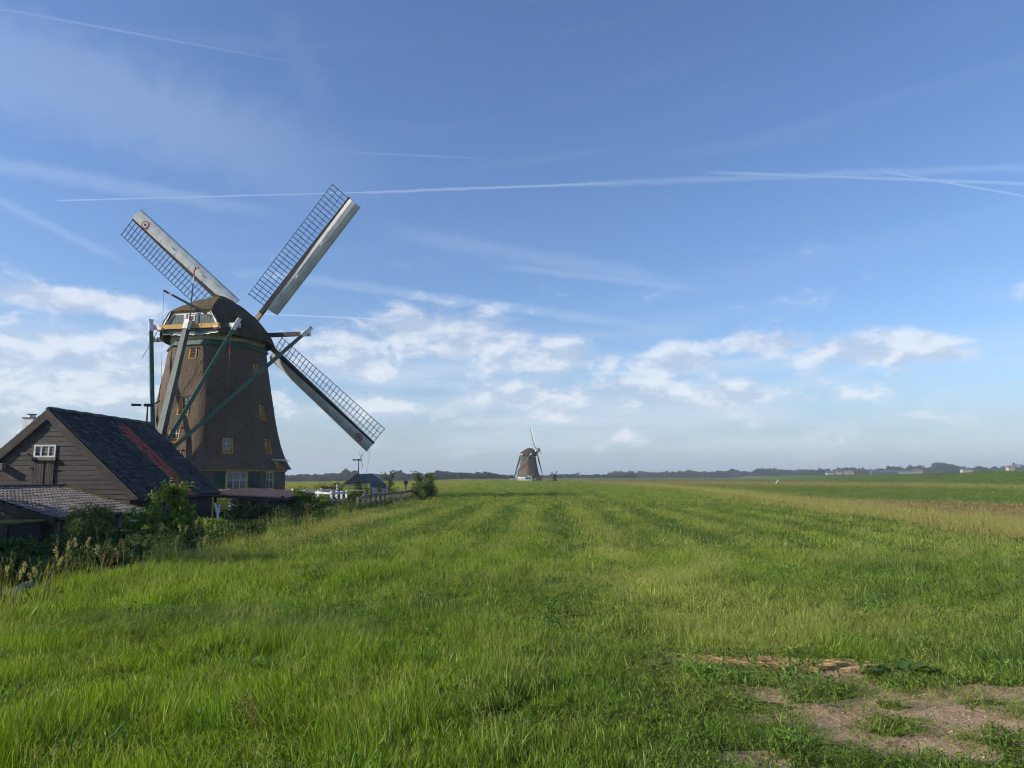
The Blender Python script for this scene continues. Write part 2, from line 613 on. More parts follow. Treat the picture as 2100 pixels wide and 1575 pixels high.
def ditch_x(y):
    return np.interp(y, [-50, 0, 18, 24, 35, 60, 90, 220, 400, 1000], [13, 14.6, 15.8, 16.4, 17.2, 20.2, 24.2, 29, 40, 90])


def dike_x(y):
    return 140 + (y - 200) * 0.26


def edge_x(y):
    return np.interp(y, [0, 28, 38, 60], [-6.75, -6.75, -7.6, -7.8]) + 0.16 * np.sin(y * 0.7) + .08 * np.sin(y * 1.9)


def gz(x, y):
    x = np.asarray(x, float)
    y = np.asarray(y, float)
    z = 0.10 * (fbm(x * 0.35, y * 0.35, 3) - 0.5) * sstep(120, 20, y)
    z = z + 0.05 * (fbm(x * 1.6, y * 1.6, 2, 3.0) - 0.5) * sstep(40, 10, y)
    xe = edge_x(y)
    low = sstep(xe, xe - 2.2, x) * (1 - sstep(50, 72, y))
    z = z - 1.25 * low
    r = np.hypot(x - MILL[0], y - MILL[1])
    mound = 1 - sstep(9.0, 17.0, r)
    z = z * (1 - mound) + MILL_Z * mound
    pold = sstep(-42, -85, x) * sstep(10, 60, y + 20)
    z = z - 3.0 * pold
    dx = ditch_x(y)
    z = z - 0.55 * np.exp(-((x - dx) / 1.3) ** 2) * sstep(400, 250, y)
    z = z - 0.18 * sstep(dx, dx + 4, x) * sstep(600, 300, y)
    dk = dike_x(y)
    z = z + 3.25 * (1 - sstep(3, 26, np.abs(x - dk))) * sstep(40, 120, y)
    return z


# vegetation colour and height ------------------------------------------------
C_BRIGHT = np.array((.172, .285, .014))
C_MID = np.array((.128, .212, .027))
C_DARK = np.array((.068, .135, .027))
C_YEL = np.array((.31, .365, .08))
C_TAN = np.array((.36, .30, .12))
C_PINK = np.array((.34, .235, .125))
C_REED = np.array((.22, .28, .045))

SOIL = [(2.50, 7.02, .85, .27, -12), (2.05, 6.2, .34, .16, 0), (3.05, 5.45, .95, .46, -14), (3.6, 6.0, .62, .30, -10), (2.55, 5.05, .55, .14, -15),
        (3.4, 4.75, .7, .28, -12), (4.6, 5.5, .9, .4, -14), (1.33, 4.72, .24, .16, 20), (2.05, 4.45, .40, .12, 0), (2.75, 6.55, .5, .10, -10), (4.9, 6.6, .5, .16, -20)]


def soil_mask(x, y):
    m = np.zeros_like(x)
    n = fbm(x * 3.1, y * 3.1, 4, 7.0)
    for cx, cyy, a, b, ang in SOIL:
        c, s = math.cos(R_(ang)), math.sin(R_(ang))
        u, v = (x - cx) * c + (y - cyy) * s, -(x - cx) * s + (y - cyy) * c
        q = np.hypot(u / (a * 1.1), v / (b * 1.15))
        m = np.maximum(m, sstep(1.2, .8, q + (n - .5) * 2.4))
    return m


def lodged(x, y):
    """where the grass has been laid flat"""
    q = np.hypot((x + 2.9) / 2.6, (y - 8.9) / 1.6)
    m = sstep(1.25, .6, q + (fbm(x * .9, y * .9, 3, 2.0) - .5) * 1.1)
    q2 = np.hypot((x + .8) / 1.9, (y - 11.2) / 1.2)
    m = np.maximum(m, .75 * sstep(1.2, .6, q2 + (fbm(x * .8, y * .8, 3, 4.0) - .5) * 1.3))
    tr = 2.6 + .06 * y
    m3 = sstep(1.5, .3, np.abs(x - tr)) * sstep(12, 20, y) * sstep(90, 60, y) * sstep(.50, .66, fbm(x * .55, y * .28, 3, 8.0))
    return np.maximum(m, m3)


def veg(x, y):
    """tint (n,3) and grass height (n) for ground points"""
    x = np.asarray(x, float)
    y = np.asarray(y, float)

    def mixc(c, k, w):
        return c * (1 - w[..., None]) + k * w[..., None]
    n1 = fbm(x * .23, y * .15, 4, 1.0)
    n2 = fbm(x * .8, y * .6, 4, 5.0)
    n3 = fbm(x * .07, y * .035, 3, 9.0)
    c = np.ones(x.shape + (3,)) * C_MID
    c = mixc(c, C_BRIGHT, sstep(.36, .62, n1) * .9)
    c = mixc(c, C_DARK, sstep(.50, .66, n2) * .7)
    c = mixc(c, C_YEL * .9, sstep(.47, .33, fbm(x * 1.3, y * .9, 3, 61.0)) * .30)
    near_left = sstep(1.5, -2.0, x) * sstep(22, 10, y)
    c = mixc(c, C_BRIGHT, near_left * .75)
    # pale flowering grass
    pale = sstep(.46, .66, fbm(x * .42, y * .30, 4, 12.0)) * sstep(-2.0, 1.5, x + .03 * y)
    blob = np.exp(-(((x - 2.4) / 1.1) ** 2 + ((y - 9.6) / 2.4) ** 2)) + .8 * np.exp(-(((x - 4.2) / 1.2) ** 2 + ((y - 8.6) / 1.5) ** 2)) + .5 * np.exp(-(((x - 3.0) / 2.0) ** 2 + ((y - 14) / 4) ** 2))
    pale = np.clip(pale * .26 + .5 * blob, 0, .75)
    track = sstep(.8, .2, np.abs(x - .055 * y - 1.75 + .5 * (n1 - .5))) * sstep(6.5, 9, y) * sstep(75, 30, y)
    pale = np.clip(pale + .45 * track * sstep(.3, .55, n2 + .1), 0, .85)
    c = mixc(c, C_YEL, pale)
    # wheel and mowing lanes running along the field
    lane = .5 + .5 * np.sin((x - .055 * y) * 3.1 + 2.2 * n3 + .6)
    c = mixc(c, C_DARK, sstep(.5, .9, lane) * sstep(11, 24, y) * .72)
    c = mixc(c, C_YEL * .8, sstep(.5, .05, lane) * sstep(12, 28, y) * .5)
    for q0, qw, qa in ((3.9, .8, .55), (.4, .45, .35), (-2.6, .5, .35), (8.2, .6, .4)):
        c = mixc(c, C_DARK * .9, sstep(qw, qw * .3, np.abs(x - .055 * y - q0 + .35 * (n1 - .5))) * sstep(13, 24, y) * qa * sstep(.3, .55, fbm(x * .5, y * .13, 3, 41.0)))
    c = mixc(c, C_DARK * .95, lodged(x, y) * .4)
    # dry margin along the left edge
    edge = sstep(-4.4, -6.4, x) * sstep(-9.3, -8.0, x) * sstep(10, 20, y) * sstep(66, 50, y)
    c = mixc(c, C_TAN * .8, edge * .5 * sstep(.35, .6, n2))
    # rough grass left of the far mill
    rough = sstep(-6.5, -9.5, x) * sstep(60, 72, y)
    c = mixc(c, np.array((.24, .26, .055)), rough * (.45 + .5 * (n1 - .3)))
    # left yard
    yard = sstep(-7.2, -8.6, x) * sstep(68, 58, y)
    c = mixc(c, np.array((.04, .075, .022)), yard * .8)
    # ditch with reedy bank and dry shoulders
    dx = ditch_x(y)
    t = np.abs(x - dx)
    far = 1 + .012 * np.clip(y, 0, 300)
    sh = sstep(2.6 * far, 1.3 * far, t + (n2 - .5) * 1.2)
    c = mixc(c, C_TAN * .9, sh * .5)
    c = mixc(c, C_PINK, sh * sstep(dx, dx + 2.5, x) * .6)
    c = mixc(c, C_REED, sstep(1.3 * far, .5 * far, np.abs(x - dx) + (n2 - .5) * .8) * .85 * sstep(.3, .5, fbm(x * .3, y * .12, 3, 3.0)))
    # strips of the fields beyond the ditch
    q2 = y + 2.2 * x + 34 * (fbm(x * .03, y * .012, 3, 21.0) - .5) + 10 * (n1 - .5)
    beyond = sstep(dx + 1.5, dx + 4, x)
    kq = [90, 122, 138, 270, 290, 380, 400, 470, 500, 560, 700, 730, 900, 1200]
    kc = np.array([C_PINK * .75, C_PINK * .75, C_DARK * 1.1, C_MID * .8, C_TAN * .75, C_TAN * .8, C_MID * .85, C_DARK * 1.2, C_TAN * .65, C_MID, C_MID, C_TAN * .7, C_MID * .95, C_MID])
    bc = np.stack([np.interp(q2, kq, kc[:, i]) for i in range(3)], -1)
    c = mixc(c, bc, beyond * .88)
    # brown rough strip in the middle distance
    brown = sstep(120, 165, y) * sstep(420, 300, y) * sstep(12, 30, x) * sstep(100, 75, x - .04 * y)
    c = mixc(c, C_PINK * .8, brown * .6)
    dkm = sstep(30, 24, np.abs(x - dike_x(y))) * sstep(60, 120, y)
    c = mixc(c, np.array((.095, .165, .03)), dkm)
    # polder left
    pold = sstep(-50, -85, x)
    c = mixc(c, np.array((.17, .21, .05)), pold * .8)
    c = mixc(c, np.array((.14, .20, .035)), sstep(350, 700, y) * .7)
    h = .075 + .045 * (n1 - .4) + .05 * (n2 - .5)
    h = h * (1 - .35 * sstep(.6, 2.2, x) * sstep(9.0, 6.5, y))
    h = h + .045 * near_left
    h = h * (.8 + .35 * sstep(.5, .0, lane))
    cl = fbm(x * 1.9, y * 1.5, 3, 51.0)
    h = h * (1 + .5 * sstep(.55, .7, n2))
    h = h * np.where(y < 45, .42 + 1.15 * sstep(.30, .66, cl), 1.0)
    h = np.clip(h, .04, .4)
    return c, h


def build_ground():
    ys = np.concatenate([np.linspace(-40, 1.5, 14), np.geomspace(3.0, 30, 190), np.geomspace(30.4, 400, 170), np.geomspace(406, 6000, 70)])
    us = np.concatenate([-np.geomspace(8, 1.35, 16), np.linspace(-1.3, 1.3, 330), np.geomspace(1.35, 8, 16)])
    Y = np.repeat(ys[:, None], len(us), 1)
    W = np.where(Y < 0, 12.0, Y * .92 + 6)
    X = us[None, :] * W
    X = np.clip(X, -5900, 5900)
    Z = gz(X, Y)
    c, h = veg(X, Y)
    s = soil_mask(X, Y)
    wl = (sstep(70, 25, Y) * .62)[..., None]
    c = c * (1 - wl) + np.array((.055, .062, .018)) * wl          # brown-green litter, darkened to paint in the shade between the tufts
    Z = Z - .015 * s
    ny, nx = X.shape
    V = np.stack([X, Y, Z], -1).reshape(-1, 3)
    idx = np.arange(ny * nx).reshape(ny, nx)
    F = np.stack([idx[:-1, :-1], idx[:-1, 1:], idx[1:, 1:], idx[1:, :-1]], -1).reshape(-1, 4)
    me = bpy.data.meshes.new('ground')
    me.from_pydata(V.tolist(), [], F.tolist())
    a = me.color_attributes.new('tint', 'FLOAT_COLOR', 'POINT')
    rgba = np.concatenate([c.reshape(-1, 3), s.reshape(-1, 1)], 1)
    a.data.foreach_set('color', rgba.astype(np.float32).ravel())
    me.polygons.foreach_set('use_smooth', [True] * len(F))
    m = bpy.data.materials.new('meadow')
    m.use_nodes = True
    t = m.node_tree
    g = NG(t)
    bs = t.nodes['Principled BSDF']
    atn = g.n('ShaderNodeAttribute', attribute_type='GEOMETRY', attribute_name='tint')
    geo = g.n('ShaderNodeNewGeometry')
    pos = geo.outputs['Position']
    fine = g.noise(pos, 14, 6, .7)
    mid = g.noise(pos, 1.3, 5, .65)
    lng = g.noise(g.vmath('MULTIPLY', pos, (1, .3, 1)), .22, 6, .65)
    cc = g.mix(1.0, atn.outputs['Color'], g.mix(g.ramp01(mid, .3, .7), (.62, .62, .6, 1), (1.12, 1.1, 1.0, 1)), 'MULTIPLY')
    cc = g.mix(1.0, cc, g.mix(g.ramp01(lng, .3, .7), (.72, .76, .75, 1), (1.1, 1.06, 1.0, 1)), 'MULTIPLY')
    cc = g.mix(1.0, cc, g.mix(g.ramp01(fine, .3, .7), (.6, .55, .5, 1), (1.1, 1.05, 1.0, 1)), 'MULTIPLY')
    so = g.mix(g.ramp01(g.noise(pos, 7, 7, .7), .3, .7), (.44, .32, .20, 1), (.30, .21, .13, 1))
    so = g.mix(g.ramp01(g.noise(pos, 60, 3, .6), .62, .7), so, (.12, .09, .065, 1))
    so = g.mix(g.ramp01(g.noise(pos, 45, 3, .6), .66, .74), so, (.48, .40, .32, 1))
    f = g.ramp01(g.math('ADD', atn.outputs['Alpha'], g.math('MULTIPLY', g.math('SUBTRACT', g.noise(pos, 9, 5, .7), .5), .8)), .38, .6)
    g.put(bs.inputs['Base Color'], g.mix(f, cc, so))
    bs.inputs['Roughness'].default_value = .95
    bs.inputs['Specular IOR Level'].default_value = .1
    bp = g.n('ShaderNodeBump')
    bp.inputs['Distance'].default_value = .05
    t.links.new(g.noise(pos, 16, 6, .7), bp.inputs['Height'])
    t.links.new(bp.outputs[0], bs.inputs['Normal'])
    me.materials.append(m)
    tag(link('ground', me), kind='structure')


build_ground()


def g1(x, y):
    return float(gz(np.array([x]), np.array([y]))[0])


# ------------------------------------------------------------------ windmill
C225, S225 = math.cos(R_(22.5)), math.sin(R_(22.5))


def windmill(name, label, cx, cyy, zg, main_az, b, tilt, roll, full=True, wall='brick', group=None, wins=(), basewins=True, Rs=14.645):
    root = thing(name, (cx, cyy, zg), label, 'windmill', group)
    C = Vector((cx, cyy, 0))
    hk = [1.9, 2.15, 2.5, 3.1, 3.9, 4.9, 6.3, 7.1, 8.8, 11.4]
    rk = [6.22, 6.02, 5.80, 5.50, 5.22, 4.94, 4.64, 4.50, 4.18, 3.76]

    def circ(h):
        return float(np.interp(h, hk, rk))

    # --- thatched octagonal body with real openings
    mb = MB()
    for k in range(8):
        az = main_az + k * math.pi / 4
        n = Vector((math.cos(az), math.sin(az), 0))
        t = Vector((-math.sin(az), math.cos(az), 0))
        ops = [w for w in wins if w[0] == k]
        hs = list(np.linspace(1.98, 11.4, 30 if full else 10))
        fs = list(np.linspace(-1, 1, 21 if full else 5))
        for (_, f0, f1, h0, h1, _s) in ops:
            hs = [h for h in hs if min(abs(h - h0), abs(h - h1)) > .06] + [h0, h1]
            fs = [f for f in fs if min(abs(f - f0), abs(f - f1)) > .04] + [f0, f1]
        hs.sort()
        fs.sort()

        def sp(f, h):
            r = circ(h)
            r *= 1 - .022 * max(0, (abs(f) - .78) / .22) ** 2          # softened corner
            wav = (1 - f ** 4) * (.025 * math.sin(h * 3.1 + k) * math.sin(f * 5 + k * 2) + .02 * math.sin(h * 7.3 + 2 * k + 3 * f))
            return C + n * (r * C225 + wav) + t * (f * r * S225) + Vector((0, 0, zg + h))
        P = [sp(f, h) for h in hs for f in fs]
        F = []
        nf = len(fs)
        for i in range(len(hs) - 1):
            for j in range(nf - 1):
                hm, fm = (hs[i] + hs[i + 1]) / 2, (fs[j] + fs[j + 1]) / 2
                if any(h0 < hm < h1 and f0 < fm < f1 for (_, f0, f1, h0, h1, _s) in ops):
                    continue
                F.append((i * nf + j, i * nf + j + 1, (i + 1) * nf + j + 1, (i + 1) * nf + j))
        mb.add(P, F)
        # thick eave underside
        mb.quad(sp(-1, 1.98), sp(1, 1.98), C + n * 5.0 + t * 5.35 * S225 + Vector((0, 0, zg + 2.02)), C + n * 5.0 - t * 5.35 * S225 + Vector((0, 0, zg + 2.02)))
        # windows set in the openings
        for (_, f0, f1, h0, h1, style) in ops:
            r0, r1 = circ(h0), circ(h1)
            dw = r1 * C225 - .20
            s0, s1 = f0 * r1 * S225, f1 * r1 * S225

            def q(s, h, d):
                return C + n * d + t * s + Vector((0, 0, zg + h))
            wn = MB()
            wn.quad(q(s0, h0, dw), q(s1, h0, dw), q(s1, h1, dw), q(s0, h1, dw))
            wo = wn.build('window', 'dull_glass' if style == 'pale' else 'glass', root)
            rv = MB()
            for (fa, sa) in ((f0, s0), (f1, s1)):
                e = .05 if fa == f0 else -.05
                a, bq = sp(fa, h0) + n * .03, sp(fa, h1) + n * .03
                rv.quad(a, bq, q(sa, h1, dw), q(sa, h0, dw))
                rv.quad(a + t * e, bq + t * e, q(sa, h1, dw) + t * e, q(sa, h0, dw) + t * e)
                rv.quad(a, a + t * e, bq + t * e, bq)
            rv.quad(sp(f0, h0) + n * .05, sp(f1, h0) + n * .05, q(s1, h0 + .03, dw), q(s0, h0 + .03, dw))
            rv.quad(sp(f0, h0) + n * .05, sp(f1, h0) + n * .05, sp(f1, h0) + n * .05 - Vector((0, 0, .07)), sp(f0, h0) + n * .05 - Vector((0, 0, .07)))
            rv.quad(sp(f0, h1), sp(f1, h1), q(s1, h1, dw), q(s0, h1, dw))
            # apron board at the foot of the opening, below the sash
            hb = h0 + .22 * (h1 - h0)
            rv.quad(q(s0, h0, dw + .02), q(s1, h0, dw + .02), q(s1, hb, dw + .02), q(s0, hb, dw + .02))
            rv.build('window_frame', 'ochre_paint', wo)
            sb = MB()
            sc_, hc = (s0 + s1) / 2, (hb + h1) / 2
            for (sa, sb_, ha, hb2) in ((s0, s1, hb, hb + .06), (s0, s1, h1 - .08, h1), (s0 + .04, s0 + .1, hb, h1), (s1 - .1, s1 - .04, hb, h1),
                                       (sc_ - .022, sc_ + .022, hb, h1), (s0, s1, hc - .022, hc + .022)):
                sb.obox(q((sa + sb_) / 2, (ha + hb2) / 2, dw + .03), t * (sb_ - sa) / 2, n * .025, Vector((0, 0, (hb2 - ha) / 2)))
            sb.build('glazing_bar', 'white_paint', wo)
            # thatch brow over the window
            br = MB()
            a, c = sp(f0 - .06, h1 + .10), sp(f1 + .06, h1 + .10)
            br.prism([sp(f0 - .10, h1 + .02) + n * .10, sp(f1 + .10, h1 + .02) + n * .10, c + n * .02, a + n * .02], n * -.10)
            br.build('thatch_brow', 'thatch', wo)
            if style == 'dormer':
                bd = MB()
                bd.obox(q(sc_, h1 + .07, r1 * C225 + .30), t * ((s1 - s0) / 2 + .28), n * .32, Vector((0, 0, .035)))
                bd.build('dormer_hood', 'white_paint', wo)
    th = mb.build('thatched_body', 'thatch', root, smooth=True)
    bm = bmesh.new()
    bm.from_mesh(th.data)
    bmesh.ops.remove_doubles(bm, verts=bm.verts, dist=.01)
    bmesh.ops.recalc_face_normals(bm, faces=bm.faces)
    bm.to_mesh(th.data)
    bm.free()

    # --- base wall
    wb = MB()
    uvs = []
    for k in range(8):
        az = main_az + k * math.pi / 4
        n = Vector((math.cos(az), math.sin(az), 0))
        t = Vector((-math.sin(az), math.cos(az), 0))
        d, w = 5.56 * C225, 5.56 * S225
        wb.quad(C + n * d - t * w + Vector((0, 0, zg - .8)), C + n * d + t * w + Vector((0, 0, zg - .8)),
                C + n * d + t * w + Vector((0, 0, zg + 2.02)), C + n * d - t * w + Vector((0, 0, zg + 2.02)))
        uvs += [(k * 5, 0), (k * 5 + 2 * w, 0), (k * 5 + 2 * w, 2.82), (k * 5, 2.82)]
    w_o = wb.build('wall', wall, root)
    uvl = w_o.data.uv_layers.new(name='UVMap')
    for i, u in enumerate(uvs):
        uvl.data[i].uv = u
    fb = MB()
    for k in range(8):
        az = main_az + k * math.pi / 4
        n = Vector((math.cos(az), math.sin(az), 0))
        t = Vector((-math.sin(az), math.cos(az), 0))
        fb.obox(C + n * (5.66 * C225) + Vector((0, 0, zg + 1.90)), t * 5.66 * S225, n * .04, Vector((0, 0, .09)))
    fb.build('fascia', 'cream_paint', root)

    def face_box(nm, k, s0, s1, h0, h1, d0, d1, m, parent=root):
        az = main_az + k * math.pi / 4
        n = Vector((math.cos(az), math.sin(az), 0))
        t = Vector((-math.sin(az), math.cos(az), 0))
        mb2 = MB()
        mb2.obox(C + n * (5.56 * C225 + (d0 + d1) / 2) + t * (s0 + s1) / 2 + Vector((0, 0, zg + (h0 + h1) / 2)), t * (s1 - s0) / 2, n * (d1 - d0) / 2, Vector((0, 0, (h1 - h0) / 2)))
        return mb2.build(nm, m, parent)

    if basewins:
        for (k, s0, s1, cols) in ((0, .02, 1.42, 3), (1, -.85, .15, 2)):
            h0, h1 = .42, 1.78
            w = face_box('window', k, s0, s1, h0, h1, -.02, .012, 'glass')
            for (a, c, e, f) in ((s0 - .09, s1 + .09, h1 - .04, h1 + .05), (s0 - .13, s1 + .13, h0 - .09, h0), (s0 - .09, s0, h0, h1), (s1, s1 + .09, h0, h1)):
                face_box('window_frame', k, a, c, e, f, 0, .09, 'ochre_paint', w)
            for i in range(cols + 1):
                s = s0 + (s1 - s0) * i / cols
                ww = .045 if i in (0, cols) else .02
                face_box('glazing_bar', k, max(s0, s - ww), min(s1, s + ww), h0, h1, .005, .045, 'white_paint', w)
            for hh, ww in ((h0, .05), ((h0 + h1) / 2 + .05, .02), (h1 - .06, .05)):
                face_box('glazing_bar', k, s0, s1, hh, hh + 2 * ww, .005, .04, 'white_paint', w)
            for (a, c) in ((s0 - .88, s0 - .11), (s1 + .11, s1 + .95)):
                sh = face_box('shutter', k, a, c, h0 - .02, h1 + .04, .01, .07, 'dark_green_paint')
                for hh in (h0 + .25, h1 - .3):
                    face_box('shutter_batten', k, a, c, hh, hh + .1, .07, .095, 'dark_green_paint', sh)
        dr = face_box('door', 0, -1.75, -1.02, -.7, .86, .0, .05, 'dark_green_paint')
        for (a, c, e, f) in ((-1.84, -1.75, -.7, .95), (-1.02, -.93, -.7, .95), (-1.75, -1.02, .86, .95)):
            face_box('door_frame', 0, a, c, e, f, 0, .08, 'ochre_paint', dr)
        face_box('vent', 0, -2.05 + .0, -1.85, 1.1, 1.32, .0, .02, 'iron')

    # --- green band and cream ring under the cap
    gb = MB()
    for k in range(8):
        az = main_az + k * math.pi / 4
        n = Vector((math.cos(az), math.sin(az), 0))
        t = Vector((-math.sin(az), math.cos(az), 0))
        P = []
        for (r, h) in ((3.84, 11.25), (3.90, 11.33), (3.66, 11.78), (3.40, 11.80)):
            P.append((C + n * r * C225 - t * r * S225 + Vector((0, 0, zg + h)), C + n * r * C225 + t * r * S225 + Vector((0, 0, zg + h))))
        for (a, c), (e, f) in zip(P[:-1], P[1:]):
            gb.quad(a, c, f, e)
    gb.build('shoulder_band', 'green_paint', root)
    kr = MB()
    N = 48
    prof = [(3.38, 11.72), (3.50, 11.80), (3.50, 12.02), (3.57, 12.03), (3.57, 12.34), (3.2, 12.36)]
    P = [C + Vector((r * math.cos(2 * math.pi * i / N), r * math.sin(2 * math.pi * i / N), zg + h)) for (r, h) in prof for i in range(N)]
    kr.add(P, [(j * N + i, j * N + (i + 1) % N, (j + 1) * N + (i + 1) % N, (j + 1) * N + i) for j in range(len(prof) - 1) for i in range(N)])
    kr.build('curb_ring', 'cream_paint', root)

    # --- cap
    fw = Vector((math.sin(b), math.cos(b), 0))
    rt = Vector((math.cos(b), -math.sin(b), 0))
    Z0 = zg + 12.13

    def cp(u, v, z):
        return C + fw * u + rt * v + Vector((0, 0, Z0 + z))
    # half outlines (u, v) rear -> front for rising levels
    lev = [(0.00, [(-3.85, 2.50), (-2.3, 3.55), (-1.0, 4.15), (.6, 4.25), (2.2, 3.75), (3.5, 2.6), (3.9, 1.3)]),
           (0.45, [(-3.85, 2.42), (-2.3, 3.36), (-1.0, 3.92), (.6, 4.0), (2.2, 3.52), (3.42, 2.45), (3.8, 1.25)]),
           (1.05, [(-3.85, 2.20), (-2.25, 2.98), (-1.0, 3.45), (.6, 3.55), (2.15, 3.12), (3.3, 2.15), (3.7, 1.1)]),
           (1.72, [(-3.85, 1.74), (-2.2, 2.42), (-1.0, 2.82), (.6, 2.92), (2.1, 2.6), (3.15, 1.8), (3.5, .95)]),
           (2.45, [(-2.80, 1.30), (-1.8, 1.72), (-.9, 1.98), (.5, 2.08), (2.0, 1.9), (2.95, 1.35), (3.25, .75)]),
           (3.10, [(-1.75, .86), (-1.25, 1.02), (-.7, 1.12), (.5, 1.18), (1.9, 1.1), (2.7, .85), (2.9, .5)]),
           (3.55, [(-.75, .34), (-.6, .42), (-.4, .46), (.5, .5), (1.7, .48), (2.3, .4), (2.45, .3)]),
           (3.72, [(-.45, .08), (-.35, .1), (-.2, .12), (.5, .12), (1.6, .12), (2.0, .1), (2.1, .05)])]
    zs = [l[0] for l in lev]
    arr = np.array([l[1] for l in lev])                       # levels, 7, 2
    nz, nu = (26, 25) if full else (8, 7)
    zz = np.linspace(0, 3.72, nz)
    half = np.zeros((nz, nu, 2))
    tt = np.linspace(0, 6, nu)
    for i, z in enumerate(zz):
        row = np.stack([[np.interp(z, zs, arr[:, j, c]) for j in range(7)] for c in (0, 1)], -1)
        for c in (0, 1):
            half[i, :, c] = np.interp(tt, range(7), row[:, c])
    ring = []
    for i in range(nz):
        rr = [(u, v) for u, v in half[i]]
        ring.append(rr + [(u, -v) for u, v in rr[::-1]])
    M = len(ring[0])
    P = []
    for i in range(nz):
        for j, (u, v) in enumerate(ring[i]):
            k2 = .03 * (math.sin(7 * u + 3 * zz[i]) * math.sin(5 * v + 2 * zz[i]))
            sag = -.10 * max(0, 1 - zz[i]) * (abs(v) / 4.2)
            P.append(cp(u, v * (1 + k2 * .3), zz[i] + k2 + sag + (.06 * (u + .5) * -.3)))
    cap = MB()
    F, mi = [], []
    for i in range(nz - 1):
        for j in range(M):
            jn = (j + 1) % M
            rear = j == M - 1
            if rear and zz[i + 1] <= 1.80:
                continue
            F.append((i * M + j, i * M + jn, (i + 1) * M + jn, (i + 1) * M + j))
            mi.append(1 if (rear and zz[i] > 1.5) else 0)
    F.append(tuple((nz - 1) * M + j for j in range(M)))
    mi.append(1)
    cap.add(P, F)
    cap.mi = mi
    co = cap.build('cap_thatch', ['cap_thatch', 'cap_thatch_mossy'], root, smooth=False)
    sm = co.modifiers.new('thick', 'SOLIDIFY')
    sm.thickness = .22
    sm.offset = -1
    fix_normals(co)
    # ridge roll
    rr = MB()
    rr.tube([cp(-.62, 0, 3.62), cp(.4, 0, 3.72), cp(1.5, 0, 3.68), cp(2.3, 0, 3.5)], [.16, .17, .17, .14], 8)
    rr.build('ridge', 'cap_thatch', root)

    # rear panel: boards, frames, beam, skirt
    def pv(v, z, d=0.0):
        return cp(-3.62 - d, v, z)
    pn = MB()
    pn.prism([pv(-2.35, .3), pv(2.35, .3), pv(2.2, .95), pv(1.66, 1.72), pv(-1.66, 1.72), pv(-2.2, .95)], fw * .12)
    panel = pn.build('rear_panel', 'white_paint', root)
    if full:
        for vs_ in ([(-2.05, .72), (-.62, .72), (-.62, 1.42), (-.72, 1.52), (-1.38, 1.52), (-1.52, 1.44)],
                    [(2.05, .72), (.62, .72), (.62, 1.42), (.72, 1.52), (1.38, 1.52), (1.52, 1.44)],
                    [(-.34, .5), (.34, .5), (.34, 1.42), (.24, 1.52), (-.24, 1.52), (-.34, 1.42)]):
            q2 = MB()
            q2.prism([pv(v, z, .025) for v, z in vs_], fw * .02)
            pb = q2.build('board_infill', 'grey_green_boards', panel)
            for kk in range(1, 6):
                va = min(v for v, _ in vs_)
                vb = max(v for v, _ in vs_)
                v = va + (vb - va) * kk / 6
                sl = MB()
                sl.beam(pv(v, .73, .028), pv(v, 1.40, .028), .016, .01)
                sl.build('board_joint', 'dark_green_paint', pb)
        hw = MB()
        hw.obox(pv(.02, 1.22, .05), rt * .28, fw * .03, Vector((0, 0, .24)))
        h_o = hw.build('hatch_window', 'white_paint', panel)
        hg = MB()
        hg.obox(pv(.02, 1.22, .085), rt * .17, fw * .01, Vector((0, 0, .14)))
        hg.build('pane', 'glass', h_o)
        for s in (-1, 1):
            pb = MB()
            pb.obox(pv(s * .49, 1.02, .06), rt * .085, fw * .04, Vector((0, 0, .56)))
            pb.build('post', 'white_paint', panel)
            ed = MB()
            ed.beam(pv(s * 2.42, .42, .12), pv(s * 1.72, 1.70, .12), .14, .16, up=fw)
            ed.build('verge_board', 'white_paint', panel)
    be = MB()
    be.obox(pv(0, .56, .14), rt * 2.45, fw * .13, Vector((0, 0, .17)))
    be.build('tail_beam', 'ochre_paint', root)
    sk = MB()
    top, bot = [], []
    for i in range(41):
        v = -2.4 + 4.8 * i / 40
        top.append(pv(v, .38, .05))
        bot.append(pv(v, -.06 + .035 * math.cos(i * 1.26) + .16 * (abs(v) / 2.4) ** 3, .05))
    sk.prism(top + bot[::-1], fw * .04)
    sko = sk.build('skirt', 'grey_green_boards', root)
    sw = MB()
    for i in range(40):
        sw.beam(bot[i] - fw * .03, bot[i + 1] - fw * .03, .05, .07)
    sw.build('scalloped_edge', 'white_paint', sko)
    for s in (-1, 1):
        e = MB()
        e.obox(pv(s * 2.36, .40, .30), rt * .17, fw * .2, Vector((0, 0, .10)))
        eo = e.build('beam_end', 'white_paint', root)
        e = MB()
        e.obox(pv(s * 2.36, .29, .30), rt * .175, fw * .205, Vector((0, 0, .05)))
        e.build('red_stripe', 'red_paint', eo)

    # --- tail: pole, cross beams, braces
    def spar(nm, a, c, w, m, ends, w2=None, up=(0, 0, 1)):
        mb2 = MB()
        mb2.beam(a, c, w, w, up, w2 or w, w2 or w)
        o = mb2.build(nm, m, root)
        for (e, other, L) in ends:
            d = (Vector(other) - Vector(e)).normalized()
            mb2 = MB()
            mb2.beam(Vector(e) - d * .03, Vector(e) + d * L, (w if e is a else (w2 or w)) + .03, None, up)
            q2 = mb2.build('painted_end', 'white_paint', o)
            if nm == 'cross_beam':
                continue
            mb2 = MB()
            mb2.beam(Vector(e) - d * .09, Vector(e) - d * .03, w + .05, None, up)
            mb2.build('red_tip', 'red_paint', q2)
        return o
    foot = C - fw * 7.5 + Vector((0, 0, zg + .15))
    ttop = cp(-4.02, 0, .98)
    spar('tail_pole', ttop, foot, .36, 'grey_green_paint', [(ttop, foot, .75)], .54, up=rt)
    joint = ttop.lerp(foot, .84)
